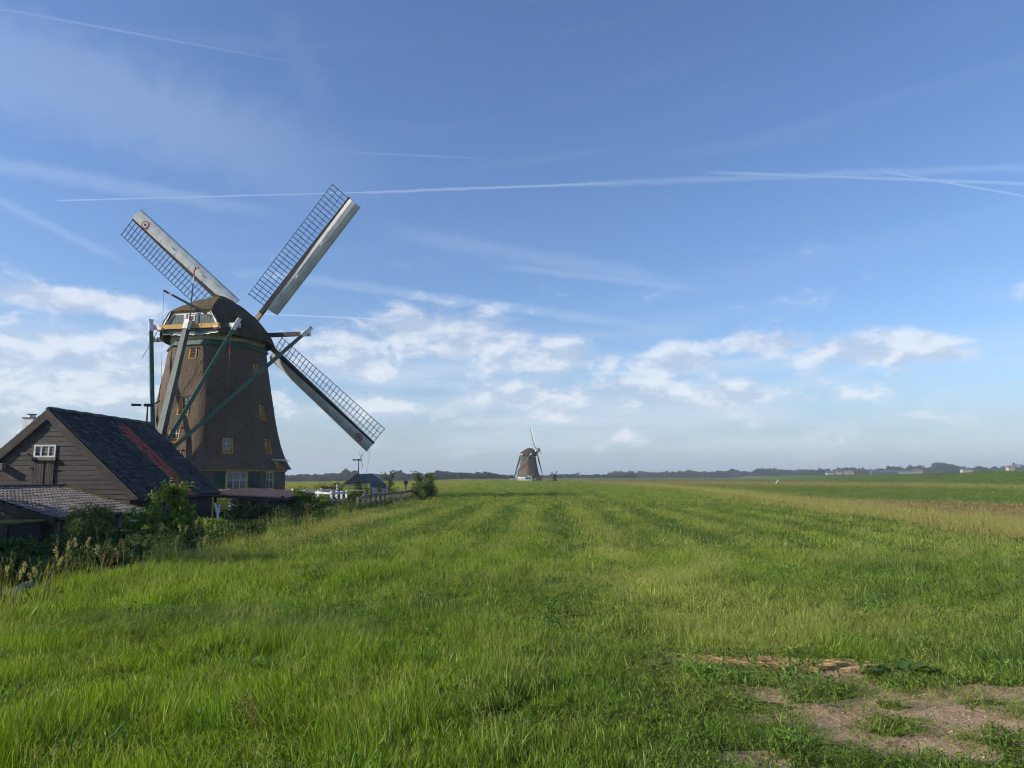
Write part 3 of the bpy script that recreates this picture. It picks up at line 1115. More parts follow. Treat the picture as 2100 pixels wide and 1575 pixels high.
    sR, sL = cp(-3.2, 3.75, .62), cp(-3.2, -3.65, .74)
    spar('cross_beam', sL, sR, .30, 'grey_green_paint', [(sL, sR, .75), (sR, sL, .75)])
    lR, lL = cp(.85, 7.45, .62), cp(.85, -6.75, .62)
    spar('cross_beam', lL, lR, .32, 'dark_stock', [(lL, lR, .6), (lR, lL, .7)])
    for e, dz in ((sR, .30), (sL, .30), (lR, .30), (lL, .30)):
        e2 = e + Vector((0, 0, dz)) + (e - joint).normalized() * .15 - fw * .18
        spar('brace', e2, joint, .27, 'green_paint', [(e2, joint, .95)])
    wh = MB()
    wh.tube([joint - rt * .9 - Vector((0, 0, .9)), joint + rt * .9 - Vector((0, 0, .9))], .09, 8)
    for k in range(4):
        a = k * math.pi / 4
        dv = fw * math.cos(a) + Vector((0, 0, 1)) * math.sin(a)
        wh.beam(joint - Vector((0, 0, .9)) + rt * .7 - dv * .7, joint - Vector((0, 0, .9)) + rt * .7 + dv * .7, .06)
    wh.build('winch', 'green_paint', root)
    if full:
        for (a, c, m, r) in ((cp(-3.2, 3.05, .55), cp(-3.2, 3.05, -3.55), 'rope_red', .025), (cp(-3.2, -3.1, .55), cp(-4.4, -3.45, -1.9), 'rope_red', .022)):
            mb2 = MB()
            mb2.tube([a, (a + c) / 2 + fw * .02, c], r, 5)
            mb2.build('brake_rope', m, root)
        # striped flag pole and boom
        fp0, fp1 = cp(-3.95, .06, .95), cp(-3.85, .16, 4.9)
        fo = MB()
        fo.tube([fp0, fp0.lerp(fp1, .62)], [.055, .05], 7)
        fo = fo.build('flag_pole', 'green_paint', root)
        for (a, c, m) in ((.62, .74, 'blue_paint'), (.74, .87, 'white_paint'), (.87, 1.0, 'red_paint')):
            mb2 = MB()
            mb2.tube([fp0.lerp(fp1, a), fp0.lerp(fp1, c)], .048, 7)
            mb2.build('stripe', m, fo)
        fl = MB()
        P = []
        for i in range(9):
            u = i / 8
            off = rt * (.02 + .38 * u) + fw * (.05 * math.sin(u * 6))
            P += [fp1 + off + Vector((0, 0, .25 - .04 * u)), fp1 + off + Vector((0, 0, .0 + .06 * u))]
        for i in range(8):
            fl.quad(P[2 * i], P[2 * i + 2], P[2 * i + 3], P[2 * i + 1])
        fl.build('pennant', 'red_paint', fo)
        b0, b1 = cp(-3.95, 1.45, 1.46), cp(-5.2, -1.35, 3.05)
        bo = MB()
        bo.tube([b0, b0.lerp(b1, .72)], [.11, .085], 8)
        bo = bo.build('boom', 'grey_green_paint', root)
        for (a, c, m) in ((.72, .80, 'blue_paint'), (.80, .88, 'white_paint'), (.88, 1.0, 'red_paint')):
            mb2 = MB()
            mb2.tube([b0.lerp(b1, a), b0.lerp(b1, c)], [.085, .08], 8)
            mb2.build('stripe', m, bo)
        mb2 = MB()
        mb2.tube([b1, b1 + Vector((.03, .3, -5.5)), b1 + Vector((0, .9, -11.2))], .014, 4)
        mb2.build('halyard', 'rope_grey', root)

    # --- wind shaft and sails
    Lh, hz = 4.54, zg + 14.05
    hub = C + fw * Lh + Vector((0, 0, hz))
    ax = (fw * math.cos(tilt) + Vector((0, 0, math.sin(tilt)))).normalized()
    w_ = rt.cross(ax)
    sh = MB()
    sh.tube([hub - ax * 4.2, hub - ax * .6], [.36, .34], 10)
    sh.build('wind_shaft', 'dark_stock', root)
    ph = MB()
    ph.obox(hub, rt * .38, w_ * .38, ax * .75)
    ph.build('poll_end', 'iron', root)
    bar_me = MB().obox((.5, 0, 0), (.5, 0, 0), (0, .024, 0), (0, 0, .024)).mesh('lattice_bar', 'lattice_wood')
    for k in range(4):
        a = roll + k * math.pi / 2
        er = rt * math.cos(a) + w_ * math.sin(a)
        et = -rt * math.sin(a) + w_ * math.cos(a)
        O = hub + ax * (.32 if k % 2 else -.32)

        def sp2(r, tt_, d=0.0):
            # the frame is twisted: trailing edge swings towards the mill near the hub
            ph_ = R_(20 - 17 * (r / Rs))
            return O + er * r + et * (tt_ * math.cos(ph_) - d * math.sin(ph_)) - ax * (tt_ * math.sin(ph_) + d * math.cos(ph_))
        st = MB()
        st.beam(O + er * 2.0, O + er * (Rs * .55), .34, .40, ax, .26, .30)
        st.beam(O + er * (Rs * .55), O + er * Rs, .26, .30, ax, .13, .14)
        so = st.build('sail', 'dark_stock', root)
        rs = MB()
        rs.beam(O - er * .1, O + er * 2.0, .36, .42, ax)
        rs.build('stock_root', 'cream_paint', so)
        nb = 31
        r0, r1 = 2.75, Rs - .12
        if full:
            for i in range(nb):
                r = r0 + (r1 - r0) * i / (nb - 1)
                p, q = sp2(r, -.12, .12), sp2(r, 1.76, .12)
                x = q - p
                y = x.normalized().cross(ax).normalized()
                piece('lattice_bar', bar_me, so, frame_m(p, x, y, x.normalized().cross(y)))
            for tt_ in (.58, 1.16, 1.73):
                m2 = MB()
                m2.tube([sp2(r0 - .1, tt_, .15), sp2((r0 * 2 + r1) / 3, tt_, .15), sp2((r0 + 2 * r1) / 3, tt_, .15), sp2(r1 + .08, tt_, .15)], .026, 4)
                m2.build('lattice_rail', 'lattice_wood', so)
        else:
            m2 = MB()
            for i in range(0, nb, 2):
                r = r0 + (r1 - r0) * i / (nb - 1)
                m2.beam(sp2(r, -.12, .12), sp2(r, 1.76, .12), .07)
            for tt_ in (.58, 1.16, 1.73):
                m2.beam(sp2(r0 - .1, tt_, .15), sp2(r1 + .08, tt_, .15), .07)
            m2.build('lattice', 'lattice_wood', so)
        # streamlined leading board: curved aerofoil skin
        m2 = MB()
        secs = np.linspace(2.7, Rs - .05, 13)
        prof = [(-.02, -.02), (-.10, .13), (-.32, .20), (-.62, .16), (-.92, .02), (-1.02, -.14), (-.96, -.17), (-.6, -.05), (-.3, 0), (-.08, -.06)]
        Pp = []
        for r in secs:
            kx = 1.15
            for (tt_, d) in prof:
                Pp.append(sp2(r, tt_ * kx, d))
        npf = len(prof)
        Ff = [(i * npf + j, i * npf + (j + 1) % npf, (i + 1) * npf + (j + 1) % npf, (i + 1) * npf + j) for i in range(len(secs) - 1) for j in range(npf)]
        Ff += [tuple(range(npf)), tuple((len(secs) - 1) * npf + j for j in range(npf - 1, -1, -1))]
        m2.add(Pp, Ff)
        bd = m2.build('leading_board', 'sail_board', so, smooth=False)
        fix_normals(bd)
        if full:
            for r in np.linspace(4.4, Rs - 1.6, 6):
                m2 = MB()
                for (ta, da), (tb, db) in zip(prof[1:5], prof[2:6]):
                    m2.beam(sp2(r, ta, da + .004), sp2(r, tb, db + .004), .02, .012, er)
                m2.build('seam', 'grey_green_paint', bd)
            for r in (6.6, 10.2):
                m2 = MB()
                m2.obox(sp2(r, -.55, .22), er * .16, et * .05, ax * .05)
                m2.build('catch', 'white_paint', bd)
            if k in (1, 3):
                base = sp2(Rs - 1.35, -.47, .215)
                nx_ = (sp2(Rs - 1.35, -.62, .16) - sp2(Rs - 1.35, -.32, .20)).normalized()
                nn = nx_.cross(er).normalized()
                if nn.dot(ax) > 0:
                    nn = -nn
                ro = None
                for (rad, m, d) in ((.34, 'red_paint', .0), (.245, 'white_paint', .006), (.13, 'dark_green_paint', .012)):
                    m2 = MB()
                    m2.prism([base + nn * d + (nx_ * math.cos(i * math.pi / 12) + er * math.sin(i * math.pi / 12)) * rad for i in range(24)], -nn * .02)
                    ro = m2.build('roundel' if ro is None else 'roundel_ring', m, bd)
        if full and k == 3:
            m2 = MB()
            p0 = sp2(Rs - .1, -.5, 0)
            p1 = Vector((p0.x - .85, p0.y - .4, .4))
            pts = [p0.lerp(p1, i / 6) + Vector((.22 * math.sin(math.pi * i / 6), 0, -.1 * math.sin(math.pi * i / 6))) for i in range(7)]
            m2.tube(pts, .012, 4)
            m2.build('tether', 'rope_grey', so)
    return root


to_cam = math.atan2(-MILL[1], -MILL[0])
MAIN_AZ = to_cam + R_(11)
B1 = R_(11)
# (face, f0, f1, h0, h1, style) : face 0 = shaded main face, 1 = its neighbour to the right, 7 = sunlit face
WINS = [(7, .02, .42, 10.30, 11.05, ''), (7, -.10, .42, 6.0, 7.35, ''), (7, -.28, .18, 3.95, 4.95, ''), (7, -.1, .42, 2.6, 3.3, 'pale'),
        (0, -.16, .20, 3.15, 4.25, ''), (1, -.55, -.18, 9.3, 10.25, ''), (1, -.40, .02, 5.85, 7.0, ''), (1, -.36, .06, 3.25, 4.35, ''), (1, -.05, .45, 2.12, 2.62, 'dormer')]
windmill('windmill', 'large thatched drainage mill with dark octagonal tower behind the black barn', MILL[0], MILL[1], MILL_Z, MAIN_AZ, B1, R_(14.5), .802, True, 'brick', wins=WINS)
windmill('windmill', 'smaller looking thatched mill with white base standing alone in the open field', 8.2, 366, -.05, math.atan2(-366, -8) - R_(28), R_(86), R_(14), R_(90), False, 'white_wall', basewins=False, Rs=12.6)
windmill('windmill', 'tiny distant mill with one white sail above the far trees', 133, 1500, -5.5, 0.3, R_(80), R_(9), R_(100), False, 'white_wall', basewins=False)


# ------------------------------------------------------------------ pantiles
def tile_mesh(name, w, L, mat):
    """S-shaped pantile, x across, y down the slope, z out of the roof"""
    prof = [(-.5, .012), (-.36, .046), (-.18, .050), (.0, .020), (.18, -.002), (.36, -.006), (.56, .012)]
    mb = MB()
    n = len(prof)
    P = [(p[0] * w, 0, p[1]) for p in prof] + [(p[0] * w, L, p[1] + .034) for p in prof] + [(p[0] * w, L, p[1] + .004) for p in prof]
    F = [(i, i + 1, n + i + 1, n + i) for i in range(n - 1)] + [(n + i, n + i + 1, 2 * n + i + 1, 2 * n + i) for i in range(n - 1)]
    mb.add(P, F)
    return mb.mesh(name, mat)


def tile_roof(parent, P0, along, down, length, slope, tw, tl, pick, meshes, parts=300, seed=1):
    """P0: top corner; along the ridge; down the slope"""
    rr = random.Random(seed)
    along, down = Vector(along).normalized(), Vector(down).normalized()
    nrm = along.cross(down).normalized()
    if nrm.z < 0:
        nrm = -nrm
    na, nd = int(length / tw), int(slope / tl)
    tw2, tl2 = length / na, slope / nd
    spots = []
    for j in range(nd):
        for i in range(na):
            p = Vector(P0) + along * ((i + .5) * tw2) + down * (j * tl2 - .03) + nrm * (rr.uniform(0, .006))
            p += Vector((0, 0, .02 * math.sin(i * .31 + seed) * math.sin(j * .4)))
            M = frame_m(p, along, down, nrm) @ Matrix.Rotation(rr.uniform(-.012, .012), 4, 'Z')
            spots.append(((p - Vector((0, 0, EYE))).length, i, j, M, pick(i / na, j / nd, rr)))
    spots.sort(key=lambda s: s[0])
    for s in spots[:parts]:
        piece('roof_tile', meshes[s[4]], parent, s[3])
    rest = {}
    for s in spots[parts:]:
        rest.setdefault(s[4], []).append(s[3])
    for m, Ms in rest.items():
        src = meshes[m]
        vv = [v.co.copy() for v in src.vertices]
        ff = [tuple(p.vertices) for p in src.polygons]
        mb = MB()
        for M in Ms:
            mb.add([M @ v for v in vv], ff)
        o = mb.build('roof_tiling', src.materials[0].name, parent)
        o['kind'] = 'stuff'


TM = {'dark': tile_mesh('tile_dark', .215, .335, 'roof_tile'), 'red': tile_mesh('tile_red', .215, .335, 'red_roof_tile'),
      'grey': tile_mesh('tile_grey', .215, .335, 'weathered_tile'), 'orange': tile_mesh('tile_orange', .215, .335, 'orange_tile')}

# ------------------------------------------------------------------ barn
YARD = -1.25
BX, BZ = -21.0, 4.72            # ridge
EX, EZ = -16.7, .80             # right eave
BY0, BY1 = 33.0, 42.2
LX = 2 * BX - EX


def barn():
    root = thing('barn', (BX, BY0, YARD), 'black weatherboarded barn with steep dark pantile roof and a red tile stripe', 'barn')
    W = EX - BX - .35
    # body
    mb = MB()
    z_e = EZ + .1
    top = BZ - .22
    for yy in (BY0 + .12, BY1 - .1):
        mb.add([(BX - W, yy, YARD - .4), (BX + W, yy, YARD - .4), (BX + W, yy, z_e), (BX, yy, top - .1), (BX - W, yy, z_e)], [(0, 1, 2, 3, 4)])
    for s in (-1, 1):
        mb.quad((BX + s * W, BY0 + .12, YARD - .4), (BX + s * W, BY1 - .1, YARD - .4), (BX + s * W, BY1 - .1, z_e), (BX + s * W, BY0 + .12, z_e))
    mb.build('wall', 'black_wall', root)
    # horizontal gable boards
    bh = .216
    z = YARD - .2
    sl = (top - z_e) / W
    while z < top - .15:
        z1 = min(z + bh, top - .05)

        def hw(zq):
            return W - .02 if zq <= z_e else max(.02, W - (zq - z_e) / sl - .03)
        a, c = hw(z), hw(z1)
        jit = random.uniform(-.004, .004)
        y0, y1 = BY0 + .055 + jit, BY0 + .10 + jit
        m = MB()
        m.add([(BX - a, y0, z), (BX + a, y0, z), (BX + c, y1 - .030, z1 + .01), (BX - c, y1 - .030, z1 + .01), (BX - a, y0 + .05, z), (BX + a, y0 + .05, z), (BX + c, y0 + .05, z1), (BX - c, y0 + .05, z1)],
              [(0, 1, 2, 3), (0, 4, 5, 1), (1, 5, 6, 2), (2, 6, 7, 3), (3, 7, 4, 0)])
        m.build('weatherboard', 'tarred_board', root)
        z += bh
    # side boards, right wall
    for i in range(18):
        y = BY0 + .3 + i * (BY1 - BY0 - .5) / 18
        m = MB()
        m.box((BX + W, y, YARD - .4), (BX + W + .03, y + .46, z_e))
        m.build('wall_plank', 'black_wall', root)
    # barge boards
    for s in (-1, 1):
        e = Vector((BX + s * (EX - BX + .06), BY0 - .04, EZ - .04))
        t = Vector((BX - s * .02, BY0 - .04 - (.004 if s > 0 else 0), BZ + .04))
        d = (t - e).normalized()
        nrm = Vector((-d.z, 0, d.x)) * (1 if s > 0 else -1)
        if nrm.z > 0:
            nrm = -nrm
        m = MB()
        m.prism([e, t, t + nrm * .34 - d * .05, e + nrm * .34], (0, .05, 0))
        bo = m.build('barge_board', 'tarred_trim', root)
        if s < 0:
            m = MB()
            m.prism([e + Vector((0, -.02, 0)) + nrm * .30, t + nrm * .30 - d * .7 + Vector((0, -.02, 0)), t + nrm * .37 - d * .72 + Vector((0, -.02, 0)), e + nrm * .37 + Vector((0, -.02, 0))], (0, .06, 0))
            m.build('moulding', 'black_wall', bo)
    # roof decks and tiles
    for s in (-1, 1):
        m = MB()
        m.prism([(BX, BY0 + .02, BZ - .02), (BX + s * (EX - BX), BY0 + .02, EZ - .02), (BX + s * (EX - BX), BY0 + .02, EZ - .10), (BX, BY0 + .02, BZ - .10)], (0, BY1 - BY0 + .1, 0))
        m.build('roof_deck', 'black_wall', root)
    sl_len = math.hypot(EX - BX, BZ - EZ)

    def pick(u, v, rr):
        y = BY0 + u * (BY1 - BY0)
        if 37.75 < y + v * .25 < 39.0 and v > .06 and not (rr.random() < .07):
            return 'red'
        return 'dark'
    dn = Vector((EX - BX, 0, EZ - BZ))
    tile_roof(root, (BX, BY0, BZ + .02), (0, 1, 0), dn, BY1 - BY0 + .15, sl_len + .1, .215, .31, pick, TM, 300, 3)
    tile_roof(root, (BX, BY0, BZ + .02), (0, 1, 0), Vector((BX - EX, 0, EZ - BZ)), BY1 - BY0 + .15, sl_len + .1, .215, .31, lambda u, v, r: 'dark', TM, 0, 4)
    # ridge tiles
    rt_me = MB()
    P = []
    for (y, r) in ((0, .15), (.36, .17)):
        for k in range(7):
            a = math.pi * k / 6
            P.append((r * math.cos(a), y, r * math.sin(a) * .9 - .03))
    rt_me.add(P, [(k, k + 1, 8 + k, 7 + k) for k in range(6)])
    rt_me.quad(*[(.17 * math.cos(a), .36, .17 * math.sin(a) * .9 - .03) for a in (0, 1, 2.1, math.pi)])
    rme = rt_me.mesh('ridge_tile', 'roof_tile')
    for i in range(28):
        piece('ridge_tile', rme, root, Matrix.Translation((BX, BY0 + .05 + i * .33, BZ + .03 + .012 * math.sin(i * 1.7))))
    # window with three panes
    def px(x, y):
        return at(x, y, BY0)
    a, c = px(67.5, 938), px(114.5, 912)
    x0, x1, z0, z1 = a.x, c.x, a.z, c.z
    fy = BY0 + .012
    w = MB().box((x0 + .06, fy + .05, z0 + .06), (x1 - .06, fy + .07, z1 - .06)).build('window', 'dull_glass', root)
    for (p, q) in (((x0, z0), (x1, z0 + .075)), ((x0, z1 - .075), (x1, z1)), ((x0, z0 + .075), (x0 + .075, z1 - .075)), ((x1 - .075, z0 + .075), (x1, z1 - .075))):
        MB().box((p[0], fy, p[1]), (q[0], fy + .09, q[1])).build('window_frame', 'white_paint', w)
    for k in (1, 2):
        xm = x0 + (x1 - x0) * k / 3
        MB().box((xm - .028, fy + .015, z0 + .075), (xm + .028, fy + .08, z1 - .075)).build('glazing_bar', 'white_paint', w)
    MB().prism([(x0 - .06, fy - .09, z0 - .14), (x0 - .06, fy + .10, z0 - .11), (x0 - .06, fy + .10, z0 - .01), (x0 - .06, fy - .02, z0 - .02)], (x1 - x0 + .12, 0, 0)).build('window_sill', 'tarred_trim', w)
    # double plank door below
    zt = z0 - .17
    zb = px(100, 1005).z
    xm = px(90.5, 960).x
    for (p, q) in ((x0 - .05, xm - .02), (xm + .05, x1 - .02)):
        n = 5
        dr = MB().box((p, BY0 + .02, zb - .5), (q, BY0 + .05, zt)).build('door', 'tarred_trim', root)
        for k in range(n):
            m = MB()
            xa, xb = p + (q - p) * k / n, p + (q - p) * (k + 1) / n
            m.box((xa + .006, BY0 + .0 + random.uniform(0, .006), zb - .5), (xb - .006, BY0 + .03, zt))
            m.build('door_plank', 'tarred_board', dr)
        hx = p if p < xm - .1 else q
        MB().box((hx - .07, BY0 - .03, zt - .33), (hx + .07, BY0 - .002, zt - .27)).build('hinge', 'iron', dr)
    # flood light and lantern box, hook
    f = px(53, 931)
    m = MB()
    m.obox((f.x, BY0 - .16, f.z), (.11, 0, -.01), (0, .07, .03), (0, -.01, .035))
    fl = m.build('flood_light', 'steel', root)
    MB().beam((f.x + .05, BY0 - .1, f.z), (f.x + .08, BY0 + .06, f.z), .04).build('bracket', 'iron', fl)
    f = px(5, 957)
    MB().prism([(f.x - .10, BY0 - .22, f.z - .16), (f.x + .12, BY0 - .22, f.z - .16), (f.x + .12, BY0 - .22, f.z + .12), (f.x - .10, BY0 - .22, f.z + .16)], (0, .27, 0)).build('nest_box', 'weathered_wood', root)
    f = px(181, 931)
    m = MB()
    m.beam((f.x - .1, BY0 - .02, f.z + .08), (f.x + .04, BY0 - .02, f.z - .06), .03)
    m.beam((f.x + .03, BY0 - .025, f.z + .1), (f.x + .04, BY0 - .025, f.z - .07), .025)
    m.beam((f.x - .08, BY0 - .03, f.z - .07), (f.x + .06, BY0 - .03, f.z - .07), .025)
    m.build('wall_hook', 'iron', root)
    # gutter end, eave trim
    MB().tube([(EX + .02, BY0 - .1, EZ - .1), (EX + .02, BY1, EZ - .12)], .06, 6).build('gutter', 'black_wall', root)
    MB().beam((EX - .45, BY0 - .08, EZ - .11), (EX + .05, BY0 - .08, EZ - .08), .1, .05).build('eave_return', 'tarred_trim', root)
    # chimney on the far slope
    cc = at(62, 868, 36.2)
    m = MB()
    zc1 = at(62, 857, 36.2).z
    m.box((cc.x - .25, 36.0, cc.z - 1.4), (cc.x + .27, 36.55, zc1))
    ch = m.build('chimney', 'plaster_white', root)
    MB().box((cc.x - .28, 35.97, zc1 - .04), (cc.x + .30, 36.58, zc1 + .02)).build('chimney_cap', 'weathered_tile', ch)
    m = MB()
    m.tube([(cc.x, 36.27, zc1), (cc.x, 36.27, zc1 + .17)], [.17, .16], 12)
    m.build('flue', 'steel', ch)
    m = MB()
    m.tube([(cc.x, 36.27, zc1 + .17), (cc.x, 36.27, zc1 + .20)], [.24, .20], 12)
    m.build('cowl', 'iron', ch)
    return root


barn()


def annex():
    rx, rz, ex, ez = -20.05, 1.27, -16.35, .22
    y0, y1 = 26.6, BY0 - .02
    lx = 2 * rx - ex
    root = thing('lean_to', (rx, y0, YARD), 'low black lean-to with weathered grey pantiles and a mossy verge', 'shed')
    m = MB()
    W = ex - rx - .3
    m.add([(rx - W, y0 + .1, YARD - .3), (rx + W, y0 + .1, YARD - .3), (rx + W, y0 + .1, ez + .04), (rx, y0 + .1, rz - .1), (rx - W, y0 + .1, ez + .04)], [(0, 1, 2, 3, 4)])
    for s in (-1, 1):
        m.quad((rx + s * W, y0 + .1, YARD - .3), (rx + s * W, y1, YARD - .3), (rx + s * W, y1, ez + .05), (rx + s * W, y0 + .1, ez + .05))
    m.build('wall', 'black_wall', root)
    for i in range(15):
        x = rx - W + i * (2 * W) / 15
        h = ez + .03 + (rz - ez - .12) * (1 - abs(x + .22 - rx) / W)
        MB().box((x + .012, y0 + .03 + random.uniform(0, .02), YARD - .3), (x + 2 * W / 15 - .012, y0 + .09, h)).build('wall_plank', 'tarred_board', root)
    for s in (-1, 1):
        m = MB()
        m.prism([(rx, y0, rz - .02), (rx + s * (ex - rx), y0, ez - .02), (rx + s * (ex - rx), y0, ez - .1), (rx, y0, rz - .1)], (0, y1 - y0, 0))
        m.build('roof_deck', 'black_wall', root)
        m = MB()
        m.prism([(rx, y0 - .05 - .004 * s, rz + .02), (rx + s * (ex - rx), y0 - .05 - .004 * s, ez + .02), (rx + s * (ex - rx), y0 - .05 - .004 * s, ez - .26), (rx, y0 - .05 - .004 * s, rz - .26)], (0, .045, 0))
        m.build('barge_board', 'tarred_trim', root)
    sl = math.hypot(ex - rx, rz - ez)

    def pick(u, v, r):
        return 'orange' if r.random() < .012 else 'grey'
    tile_roof(root, (rx, y0, rz + .02), (0, 1, 0), (ex - rx, 0, ez - rz), y1 - y0, sl + .08, .215, .31, pick, TM, 300, 8)
    tile_roof(root, (rx, y0, rz + .02), (0, 1, 0), (rx - ex, 0, ez - rz), y1 - y0, sl + .08, .215, .31, pick, TM, 0, 9)
    m = MB()
    m.beam((rx, y0, rz + .06), (rx, y1, rz + .06), .26, .09)
    m.build('ridge_board', 'tarred_trim', root)
    m = MB()
    n = 40
    for i in range(n):
        a = i / n
        p = Vector((rx + (ex - rx) * a, y1 - .16, rz + (ez - rz) * a + .06))
        q = Vector((rx + (ex - rx) * (a + 1 / n), y1 - .16, rz + (ez - rz) * (a + 1 / n) + .06))
        m.beam(p, q, .24 + .07 * random.random(), .07 + .05 * random.random())
    m.build('mossy_verge', 'moss', root)
    MB().tube([(ex + .06, y0, ez - .05), (ex + .06, y1, ez - .05)], .06, 6).build('gutter', 'black_wall', root)
    for y in (y0 + .2, y0 + 2.3, y0 + 4.4):
        MB().box((ex - .12, y, YARD - .3), (ex - .02, y + .1, ez - .08)).build('post', 'weathered_wood', root)
    # small side roof at the lower left
    return root


annex()


def low_shed():
    root = thing('bin_store', (-22.2, 24.5, YARD), 'small black bin store with mossy lid in front of the lean-to', 'shed')
    MB().box((-19.6, 24.6, YARD - .2), (-16.62, 26.2, .12)).build('wall', 'black_wall', root)
    MB().prism([(-19.7, 24.5, .12), (-16.55, 24.5, .14), (-16.55, 24.5, .2), (-19.7, 24.5, .19)], (0, 1.9, 0)).build('lid', 'moss', root)
    for k in range(6):
        MB().box((-19.5 + k * .48, 24.56, YARD - .2), (-19.06 + k * .48, 24.6, .1)).build('wall_plank', 'tarred_board', root)


low_shed()


# ------------------------------------------------------------------ decorative wind vanes
def wind_toy(loc, h, label, tail_len, blades, mat, scale=1.0, yaw=0.0):
    x, y, z = loc
    root = thing('wind_turbine', loc, label, 'wind vane')
    MB().tube([(x, y, z - .3), (x, y, z + h)], [.05 * scale, .035 * scale], 7).build('pole', mat, root)
    t = Vector((math.cos(yaw), math.sin(yaw), 0))
    hd = Vector((x, y, z + h + .06))
    m = MB()
    m.obox(hd, t * .16 * scale, Vector((-t.y, t.x, 0)) * .07 * scale, Vector((0, 0, .07 * scale)))
    m.tube([hd, hd + t * .25 * scale], [.06 * scale, .03 * scale], 6)
    m.build('head', mat, root)
    m = MB()
    e = hd - t * tail_len
    m.beam(hd, e, .03 * scale)
    m.prism([e + Vector((0, 0, .06 * scale)), e + t * tail_len * .6 + Vector((0, 0, .05 * scale)), e + t * tail_len * .6 - Vector((0, 0, .06 * scale)), e - Vector((0, 0, .07 * scale))], Vector((-t.y, t.x, 0)) * .012)
    m.build('tail_vane', mat, root)
    s = Vector((-t.y, t.x, 0))
    for a in blades:
        d = s * math.cos(a) * .75 + Vector((0, 0, math.sin(a))) + t * .35 * math.cos(a)
        d.normalize()
        p = hd + t * .2 * scale
        m = MB()
        m.beam(p, p + d * .74 * scale, .06 * scale, .03, t, .08 * scale, .03)
        m.build('blade', mat, root)


wind_toy((-20.98, BY1 - .25, BZ + .1), .92, 'black garden wind vane with ragged tail on the barn ridge', .85, (R_(112), R_(-68), R_(20)), 'iron', 1.15, R_(20))
p = at(735, 975, 61)
wind_toy((p.x, 61, p.z - .2), 1.42, 'slim brown wind turbine on a pole above the grey tent roof', .5, (R_(125), R_(55), R_(-50)), 'weathered_wood', .95, R_(12))

# ------------------------------------------------------------------ flat roofed shelter with covers beneath


def shelter():
    a, c = at(452, 1008, 44.5), at(604, 1019, 46.0)
    root = thing('shelter', (-16, 45, YARD), 'low open shelter with a faded red sheet roof beside the barn', 'shed')
    z0, z1 = .74, .46
    x0, x1 = -18.2, -13.45
    y0, y1 = 43.6, 50.5
    m = MB()
    N = 40
    P = []
    for i in range(N + 1):
        x = x0 + (x1 - x0) * i / N
        for y in (y0, y1):
            zz = z0 + (z1 - z0) * i / N + (.24 if y == y1 else 0) + .02 * math.cos(i * math.pi)
            P.append((x, y, zz))
    m.add(P, [(2 * i, 2 * i + 2, 2 * i + 3, 2 * i + 1) for i in range(N)])
    o = m.build('roof', 'red_sheet_roof', root)
    s = o.modifiers.new('thick', 'SOLIDIFY')
    s.thickness = .03
    MB().beam((x0, y0 + .02, z0 - .12), (x1, y0 + .02, z1 - .12), .06, .16).build('fascia', 'black_wall', root)
    MB().beam((x1 - .04, y0 + .06, z1 - .10), (x1 - .04, y1, z1 + .13), .06, .14).build('fascia', 'black_wall', root)
    for x in (-17.6, -15.4, -13.6):
        MB().box((x, y0 + .1, YARD - .3), (x + .12, y0 + .22, z0 - .15)).build('post', 'black_wall', root)
    MB().box((x0, y1 - .3, YARD - .3), (x1, y1 - .2, z1 + .1)).build('back_wall', 'black_wall', root)
    # covered caravan-like body and round topped panels below
    w = thing('covered_trailer', (-16.6, 46, YARD), 'pale covered trailer standing under the red sheet roof', 'trailer')
    m = MB()
    pr = [(-17.25, -.75), (-17.25, .12), (-17.05, .34), (-16.3, .42), (-15.95, .36), (-15.9, -.75)]
    m.prism([(x, 45.0, z) for x, z in pr], (0, 3.5, 0))
    m.build('body', 'pale_sheet', w)
    for s_ in (45.6, 47.6):
        MB().tube([(-15.95, s_, -.95), (-15.78, s_, -.95)], .3, 12).build('wheel', 'black_wall', w)
    MB().box((-17.2, 44.97, -.15), (-15.95, 45.0, -.08)).build('trim', 'grey_green_paint', w)
    for k in range(3):
        x = -15.45 + k * .66
        m = MB()
        m.prism([(x, 44.4, YARD - .1), (x + .58, 44.4, YARD - .1), (x + .58, 44.4, -.05), (x + .44, 44.4, .14), (x + .14, 44.4, .14), (x, 44.4, -.05)], (0, .08, 0))
        o = m.build('round_topped_screen', 'blue_grey_sheet')
        tag(o, ['leftmost of three round topped blue grey screens under the red sheet roof', 'middle of three round topped blue grey screens under the red sheet roof', 'rightmost of three round topped blue grey screens under the red sheet roof'][k], 'screen', 'screens under the shelter')


shelter()

for (a, c, lab) in (((441, 1033, 36), (452, 1083, 34.5), 'long pale pole leaning at the barn corner'), ((450, 1036, 36.4), (446, 1062, 35.4), 'short pale pole leaning behind the longer one at barn corner')):
    m = MB()
    m.tube([at(*a), at(*c)], .055, 7)
    tag(m.build('leaning_pole', 'pale_sheet'), lab, 'pole', 'poles leaning at the barn')


